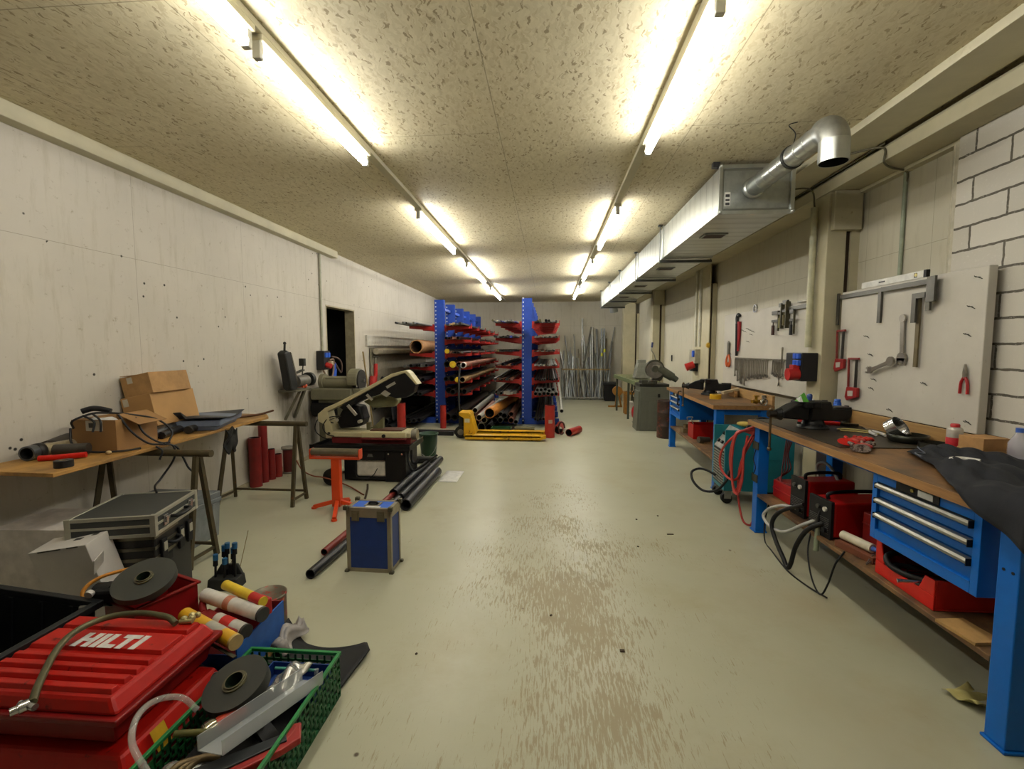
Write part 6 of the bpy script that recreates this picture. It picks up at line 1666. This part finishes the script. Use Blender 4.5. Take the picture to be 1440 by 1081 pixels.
solo('foil_ball', MB().sph((0, 0, 0), (.035, .03, .025), 12, 8).sph((.05, .02, -.01), (.03, .03, .02), 10, 6), M('#b6b6b0', .25, .7, bump=.6), 'small foil lump at the near end of the green crate', 'foil', (-1.15, 1.24, .15))
solo('black_tools', MB().box(0, .30, 0, .45, 0, .06).bx((.1, .1, .07), (.15, .06, .04), (.1, .2, .5)).bx((.2, .3, .07), (.2, .05, .04), (.1, .1, -.6)).cyl((.05, .3, .08), (.22, .4, .09), .02, n=12), M('#161616', .55), 'dark tools lying in the bottom of the green crate', 'tools', (-1.22, 1.19, .008))
solo('wood_strip', MB().box(0, .035, 0, .42, 0, .018), M('#8d6c40', .7), 'brown wood strip on the floor between the red case and the green crate', 'wood strip', (-1.30, 1.165, .0), (0, 0, .0))

# ---------------------------------------------------------------- tool boards on the right wall
BOARD = NT('painted_tool_board', .7)
_v = BOARD.mapped()
_c = BOARD.ramp(BOARD.noise(_v, 2.0, 6, .65), [(.3, lin('#b3aea2')), (.7, lin('#c3beb2'))])
_c = BOARD.mix(BOARD.ramp(BOARD.noise(_v, 22, 4, .7), [(.64, 0.0), (.72, .4)]), _c, lin('#94896c'))
BOARD.color(_c)
BOARD = BOARD.mat
t = thing('tool_board', 'pale grey tool board hung with squares and saws, against the block wall', 'tool board', (2.30, 2.655, .988))
MB().box(0, .045, 0, 1.225, 0, .90).obj('panel', BOARD, t, .004)
hk = M('#3a352c', .4, .6)
for y, z in ((.08, .69), (.09, .54), (.05, .845), (.80, .245), (.36, .25), (.05, .06), (.63, .05), (.85, .42), (.84, .33), (.90, .55), (.82, .18)):
    MB().tube([(.002, y, z), (-.022, y, z), (-.03, y, z + .006)], .002, 5, k=1).bar((-.004, y - .018, z - .012), (-.004, y + .02, z + .006), .003, .003).obj('hook', hk, t)
t = thing('tool_board', 'pale tool board with spanners and clamps behind the far workbench', 'tool board', (2.35, 4.36, .985))
MB().box(0, .045, 0, 2.10, 0, .905).obj('panel', BOARD, t, .004)
for y, z in ((1.35, .70), (1.42, .67), (1.28, .68), (1.2, .66), (1.5, .69), (1.25, .63), (1.33, .55), (1.85, .40)):
    MB().tube([(.002, y, z), (-.02, y, z), (-.028, y, z + .006)], .002, 5, k=1).bar((-.004, y - .03, z - .01), (-.004, y + .03, z + .004), .003, .003).obj('hook', hk, t)
struct('trim_6', MB().box(2.33, XR, 2.52, 3.93, .90, .985), DARKBROWN)
XT = 2.296
GS = M('#57554e', .4, .7, var=.12)
def square(label, loc, a, b, w=.03, up=False, name='steel_square'):
    """L-shaped square on the board: arm a runs along +y from the corner, arm b hangs down"""
    m = MB().box(-.014, 0, 0, a, -w, 0).box(-.014, 0, 0, w, -b, -w)
    return solo(name, m, GS, label, 'square', loc)
square('longest steel square along the top of the board, its short arm at the middle', (XT, 3.42, 1.868), .46, .24)
square('large steel square overlapping it, corner at the right', (XT - .015, 2.985, 1.868), .42, .19)
solo('steel_square', MB().box(-.014, 0, 0, .03, -.15, 0).box(-.014, 0, -.03, 0, -.15, 0), GS, 'short doubled square end beside the corner of the large square', 'square', (XT - .031, 2.965, 1.878))
solo('steel_square', MB().box(-.012, 0, -.10, 0, -.032, 0).box(-.012, 0, -.034, 0, -.18, -.03), GS, 'small steel square hanging below the corner of the large one', 'square', (XT - .031, 3.105, 1.79))
solo('steel_square', MB().box(-.010, 0, 0, .028, -.43, 0), M('#6a5f45', .45, .6), 'long narrow steel rule hanging below the small square', 'rule', (XT - .012, 3.062, 1.765))
solo('steel_square', MB().box(-.012, 0, 0, .026, -.25, .0), GS, 'thin steel bar hanging at the left end of the board', 'bar', (XT, 3.892, 1.885))
t = thing('spirit_level', 'white spirit level lying along the top edge of the tool board', 'spirit level', (2.302, 3.08, 1.8885))
MB().box(0, .022, 0, .58, 0, .045).obj('body', M('#c9c7bd', .45), t, .003)
MB().box(-.001, .023, -.012, .012, -.001, .046).obj('end_cap', BLACK, t, .003)
MB().box(-.001, .0, .06, .085, .008, .036).cyl((-.002, .07, .023), (.0, .07, .023), .011, n=14, mi=1).obj('vial', [BLACK, M('#b8a53a', .3)], t)
MB().box(-.001, .0, .34, .40, .018, .028).obj('mark', M('#3a3a38', .5), t)
WR = M('#9a958a', .32, .85, var=.1)
t = thing('ring_spanner', 'large open ended spanner hanging upright in the middle of the tool board', 'spanner', (XT - .012, 3.20, 1.36))
MB().bar((0, .0, .06), (0, .01, .27), .008, .034).cyl((-.006, .01, .285), (.006, .01, .285), .026, n=18).cyl((-.007, .0, .03), (.007, .0, .03), .036, n=20).prism([(-.007, -.04, .03), (-.007, -.03, -.02), (-.007, -.012, .01), (-.007, .012, .01), (-.007, .03, -.02), (-.007, .04, .03)], (.014, 0, 0)).obj('shank', WR, t, .002)
t = thing('adjustable_spanner', 'smaller adjustable spanner hanging sideways off the large spanner', 'spanner', (XT - .03, 3.24, 1.375))
MB().bar((0, 0, 0), (0, .20, -.07), .010, .026).cyl((-.007, .22, -.077), (.007, .22, -.077), .022, n=16).cyl((-.008, .03, -.01), (.008, .03, -.01), .032, n=18).box(-.008, .008, .24, .26, -.10, -.085).box(-.008, .008, .235, .255, -.07, -.055).obj('body', WR, t, .002)
t = thing('pliers', 'red handled pliers hanging at the right end of the tool board', 'pliers', (XT - .010, 2.735, 1.20))
MB().prism([(-.006, -.008, .085), (-.006, -.012, .115), (-.006, -.001, .165), (-.006, .001, .165), (-.006, .012, .115), (-.006, .008, .085)], (.012, 0, 0)).obj('jaws', WR, t, .002)
for s in (-1, 1):
    MB().tube([(0, s*.004, .092), (0, s*.020, .06), (0, s*.024, .0)], .0075, 8).obj('handle', M('#a01c1e', .45), t)
def hacksaw(label, loc, h, w):
    t = thing('hacksaw', label, 'hacksaw', loc, group='red hacksaws on the tool board')
    MB().bar((0, 0, h), (0, w, h*.995), .014, .016).bar((0, w, h), (0, w - .01, .10), .012, .014).obj('frame', M('#7a2420', .45), t, .002)
    MB().bar((0, .018, h), (0, .018, .08), .003, .014).bar((0, .03, h), (0, .03, .1), .008, .010).obj('saw_blade', M('#4a4844', .4, .7), t)
    MB().prism([(-.012, -.012, .10), (-.012, w*.95, .10), (-.012, w + .012, .02), (-.012, w - .01, -.005), (-.012, -.012, .03)], (.022, 0, 0)).obj('handle', M('#8f1b1a', .45), t, .004)
    MB().prism([(-.0135, w*.25, .035), (-.0135, w*.75, .03), (-.0135, w*.8, .07), (-.0135, w*.25, .075)], (.002, 0, 0)).obj('grip_opening', BOARD, t)
    return t
hacksaw('red hacksaw hanging at the left end of the tool board, the higher one', (XT - .014, 3.785, 1.27), .32, .10)
hacksaw('red hacksaw hanging lower and to the right of the other', (XT - .014, 3.61, 1.06), .315, .115)

# second board
XT2 = 2.344
t = thing('pipe_wrench', 'large red and black pipe wrench hanging at the left of the spanner board', 'pipe wrench', (XT2 - .014, 5.97, 1.36))
MB().tube([(0, .01, .0), (0, .015, .2), (0, .02, .40)], (.016, .022), 8).obj('black_handle', BLACK, t)
MB().tube([(0, -.035, .06), (0, -.05, .25), (0, -.045, .42)], (.014, .024), 8).obj('red_handle', M('#9c1c22', .45), t)
MB().tube([(0, .02, .40), (0, .03, .47), (0, .0, .51), (0, -.05, .49)], .020, 8).obj('jaws', M('#2f3030', .4, .6), t)
t = thing('shears', 'orange handled shears hanging by the pillar on the spanner board', 'shears', (XT2 - .012, 6.25, 1.22))
MB().prism([(-.008, -.02, .12), (-.008, .03, .14), (-.008, .03, .30), (-.008, .0, .33), (-.008, -.03, .30)], (.016, 0, 0)).obj('blades', M('#7a786c', .4, .6), t, .002)
for s in (-1, 1):
    MB().tube([(0, s*.015, .15), (0, s*.055, .09), (0, s*.06, .03), (0, s*.03, .0), (0, s*.015, .05)], .012, 8).obj('handle', M('#c85a22', .5), t)
t = thing('spanner_rail', 'thin rail carrying the row of hanging spanners', 'rail', (XT2, 4.36, 1.33))
MB().box(-.010, 0, 0, 1.67, 0, .012).box(-.014, 0, .0, .30, -.014, .02).obj('bar', M('#6a6555', .5), t)
sp_ = random.Random(4)
lens = [.20, .13, .26, .25, .28, .29, .22, .30, .24, .21, .22, .20, .19, .20, .18, .20, .17, .19, .17, .16, .17, .13, .14, .15, .14, .24, .16, .14]
ys = [6.0 - i*.043 for i in range(21)] + [5.02, 4.98, 4.945, 4.91, 4.885, 4.85, 4.80]
for y, L in zip(ys, lens):
    m = MB().bar((0, 0, -.01), (0, .0, -L + .01), .006, .013).cyl((-.005, 0, -.008), (.005, 0, -.008), .013, n=12).cyl((-.005, 0, -L), (.005, 0, -L), .016, n=12)
    m.prism([(-.005, -.016, -L), (-.005, -.018, -L - .02), (-.005, -.005, -L - .008), (-.005, .005, -L - .008), (-.005, .018, -L - .022), (-.005, .016, -L)], (.01, 0, 0))
    solo('spanner', m, WR, 'grey spanner hanging in the long row on the rail', 'spanner', (XT2 - .018, y, 1.328), (sp_.uniform(-.05, .05), 0, 0), group='spanners hanging on the rail')
solo('spanner', MB().bar((0, 0, 0), (0, 0, .20), .006, .016).cyl((-.005, 0, .20), (.005, 0, .20), .014, n=12), WR, 'single spanner standing up above the right end of the rail', 'spanner', (XT2 - .02, 4.83, 1.25))
t = thing('flat_rail', 'grey steel bar along the top right of the spanner board', 'bar', (XT2, 4.37, 1.82))
MB().box(-.02, 0, 0, .40, 0, .035).obj('bar', GS, t)
MB().box(-.02, 0, .02, .22, .06, .075).obj('strip', M('#a09a8c', .5), t)
def clamp(label, y, z, L, th, col='#5a4a34', jaw=.10):
    t = thing('bar_clamp', label, 'clamp', (XT2 - .022, y, z), group='clamps on the spanner board')
    MB().bar((0, 0, .02), (0, 0, -L), .012, th).obj('bar', M('#56523f', .45, .6), t)
    MB().box(-.012, .012, 0, jaw, -.005, .035).obj('fixed_jaw', GS, t, .003)
    MB().box(-.012, .012, 0, jaw, -.08, -.055).obj('sliding_jaw', GS, t, .003)
    MB().cyl((0, jaw - .02, -.055), (0, jaw - .02, -.11), .006, n=8).cyl((0, jaw - .02, -.11), (0, jaw - .02, -.21), .016, n=12).obj('handle', M(col, .5), t)
    return t
clamp('bar clamp with a dark wooden handle, leftmost of the clamps', 4.93, 1.80, .17, .02, '#3a2018', .13)
clamp('olive bar clamp second from the left of the clamps', 4.86, 1.87, .22, .035, '#6a6430', .06)
clamp('widest dark clamp in the middle of the clamps', 4.755, 1.89, .24, .045, '#5e5428', .09)
clamp('thin clamp with a black handle, rightmost of the clamps', 4.63, 1.79, .20, .018, '#1b1b1b', .07)
t = thing('wall_lamp', 'small shiny round hook on the top edge of the spanner board', 'hook', (XT2, 5.5, 1.905))
MB().pipe((-.02, 0, .0), (0, 0, .0), .045, .033, 20).obj('ring', CHROME, t)
# sockets on the pillars
t, d, w, h = socket_box('black wall socket box with blue outlets and a red plug on the front pillar', (2.199, 4.235, 1.18), PI, size=(.13, .26, .235))
MB().box(.03, d - .02, .02, w*.5, h - .045, h + .001).obj('lid', M('#8a8678', .5), t, .003)
for z in (.13, .185):
    MB().box(d, d + .025, w - .10, w - .055, z, z + .045).box(d, d + .025, w - .05, w - .008, z, z + .045).obj('blue_outlet', BLS, t, .005)
MB().cyl((d, w - .045, .06), (d + .085, w - .05, .055), .048, .052, 18).box(d, d + .05, w - .09, w - .03, .08, .135).obj('red_plug', RDS, t)
MB().cyl((.075, -.003, .03), (.075, .0, .03), .018, n=16).obj('emblem', M('#b5b5b0', .4), t)
solo('wall_notice', MB().box(2.192, 2.199, 4.0, 4.10, .93, 1.03), M('#b9bdc4', .5), 'small white notice on the front pillar under the socket box', 'notice')
t, d, w, h = socket_box('grey wall socket box with a blue outlet and a red plug on the wide pillar', (2.358, 7.72, 1.22), PI, '#a09a86', size=(.09, .30, .22))
MB().box(d, d + .02, w - .10, w - .02, .10, .20).obj('blue_outlet', BLS, t, .005)
MB().box(.0, d - .01, 0, w - .08, -.13, .0).obj('lower_box', BLACK, t, .006)
MB().cyl((d - .02, w - .10, -.02), (d + .10, w - .12, -.07), .055, .06, 18).obj('red_plug', RDS, t)
solo('round_switch', MB().cyl((2.33, 7.06, 1.50), (2.357, 7.06, 1.50), .04, n=20).cyl((2.315, 7.06, 1.50), (2.33, 7.06, 1.50), .025, n=16), M('#c09a2c', .45), 'round yellow switch on the corner of the wide pillar', 'switch')
solo('blue_handle_tool', MB().cyl((0, 0, 0), (0, .01, .12), .012, n=8), BLACK, 'dark short pole hanging on the wall behind the cold saw', 'pole', (2.43, 9.4, 1.2))
# a few marks of use on the floor
for i, (x, y, s) in enumerate(((.36, 2.15, .022), (.02, 2.42, .012), (.66, 3.35, .012), (.95, 4.0, .014), (-.62, 2.05, .010), (.75, 3.9, .015))):
    solo('debris', MB().bx((0, 0, .004), (s, s*.7, .006), (0, 0, i)), M('#3a2c1a', .8), 'small dark crumb of dirt on the aisle floor', 'debris', (x, y, 0), group='crumbs of dirt on the aisle floor')
solo('long_chip', MB().bar((0, 0, .003), (.05, .004, .003), .01, .005), M('#4a3a20', .8), 'small brown wood splinter on the floor before the blue leg', 'splinter', (.93, 3.6, 0))
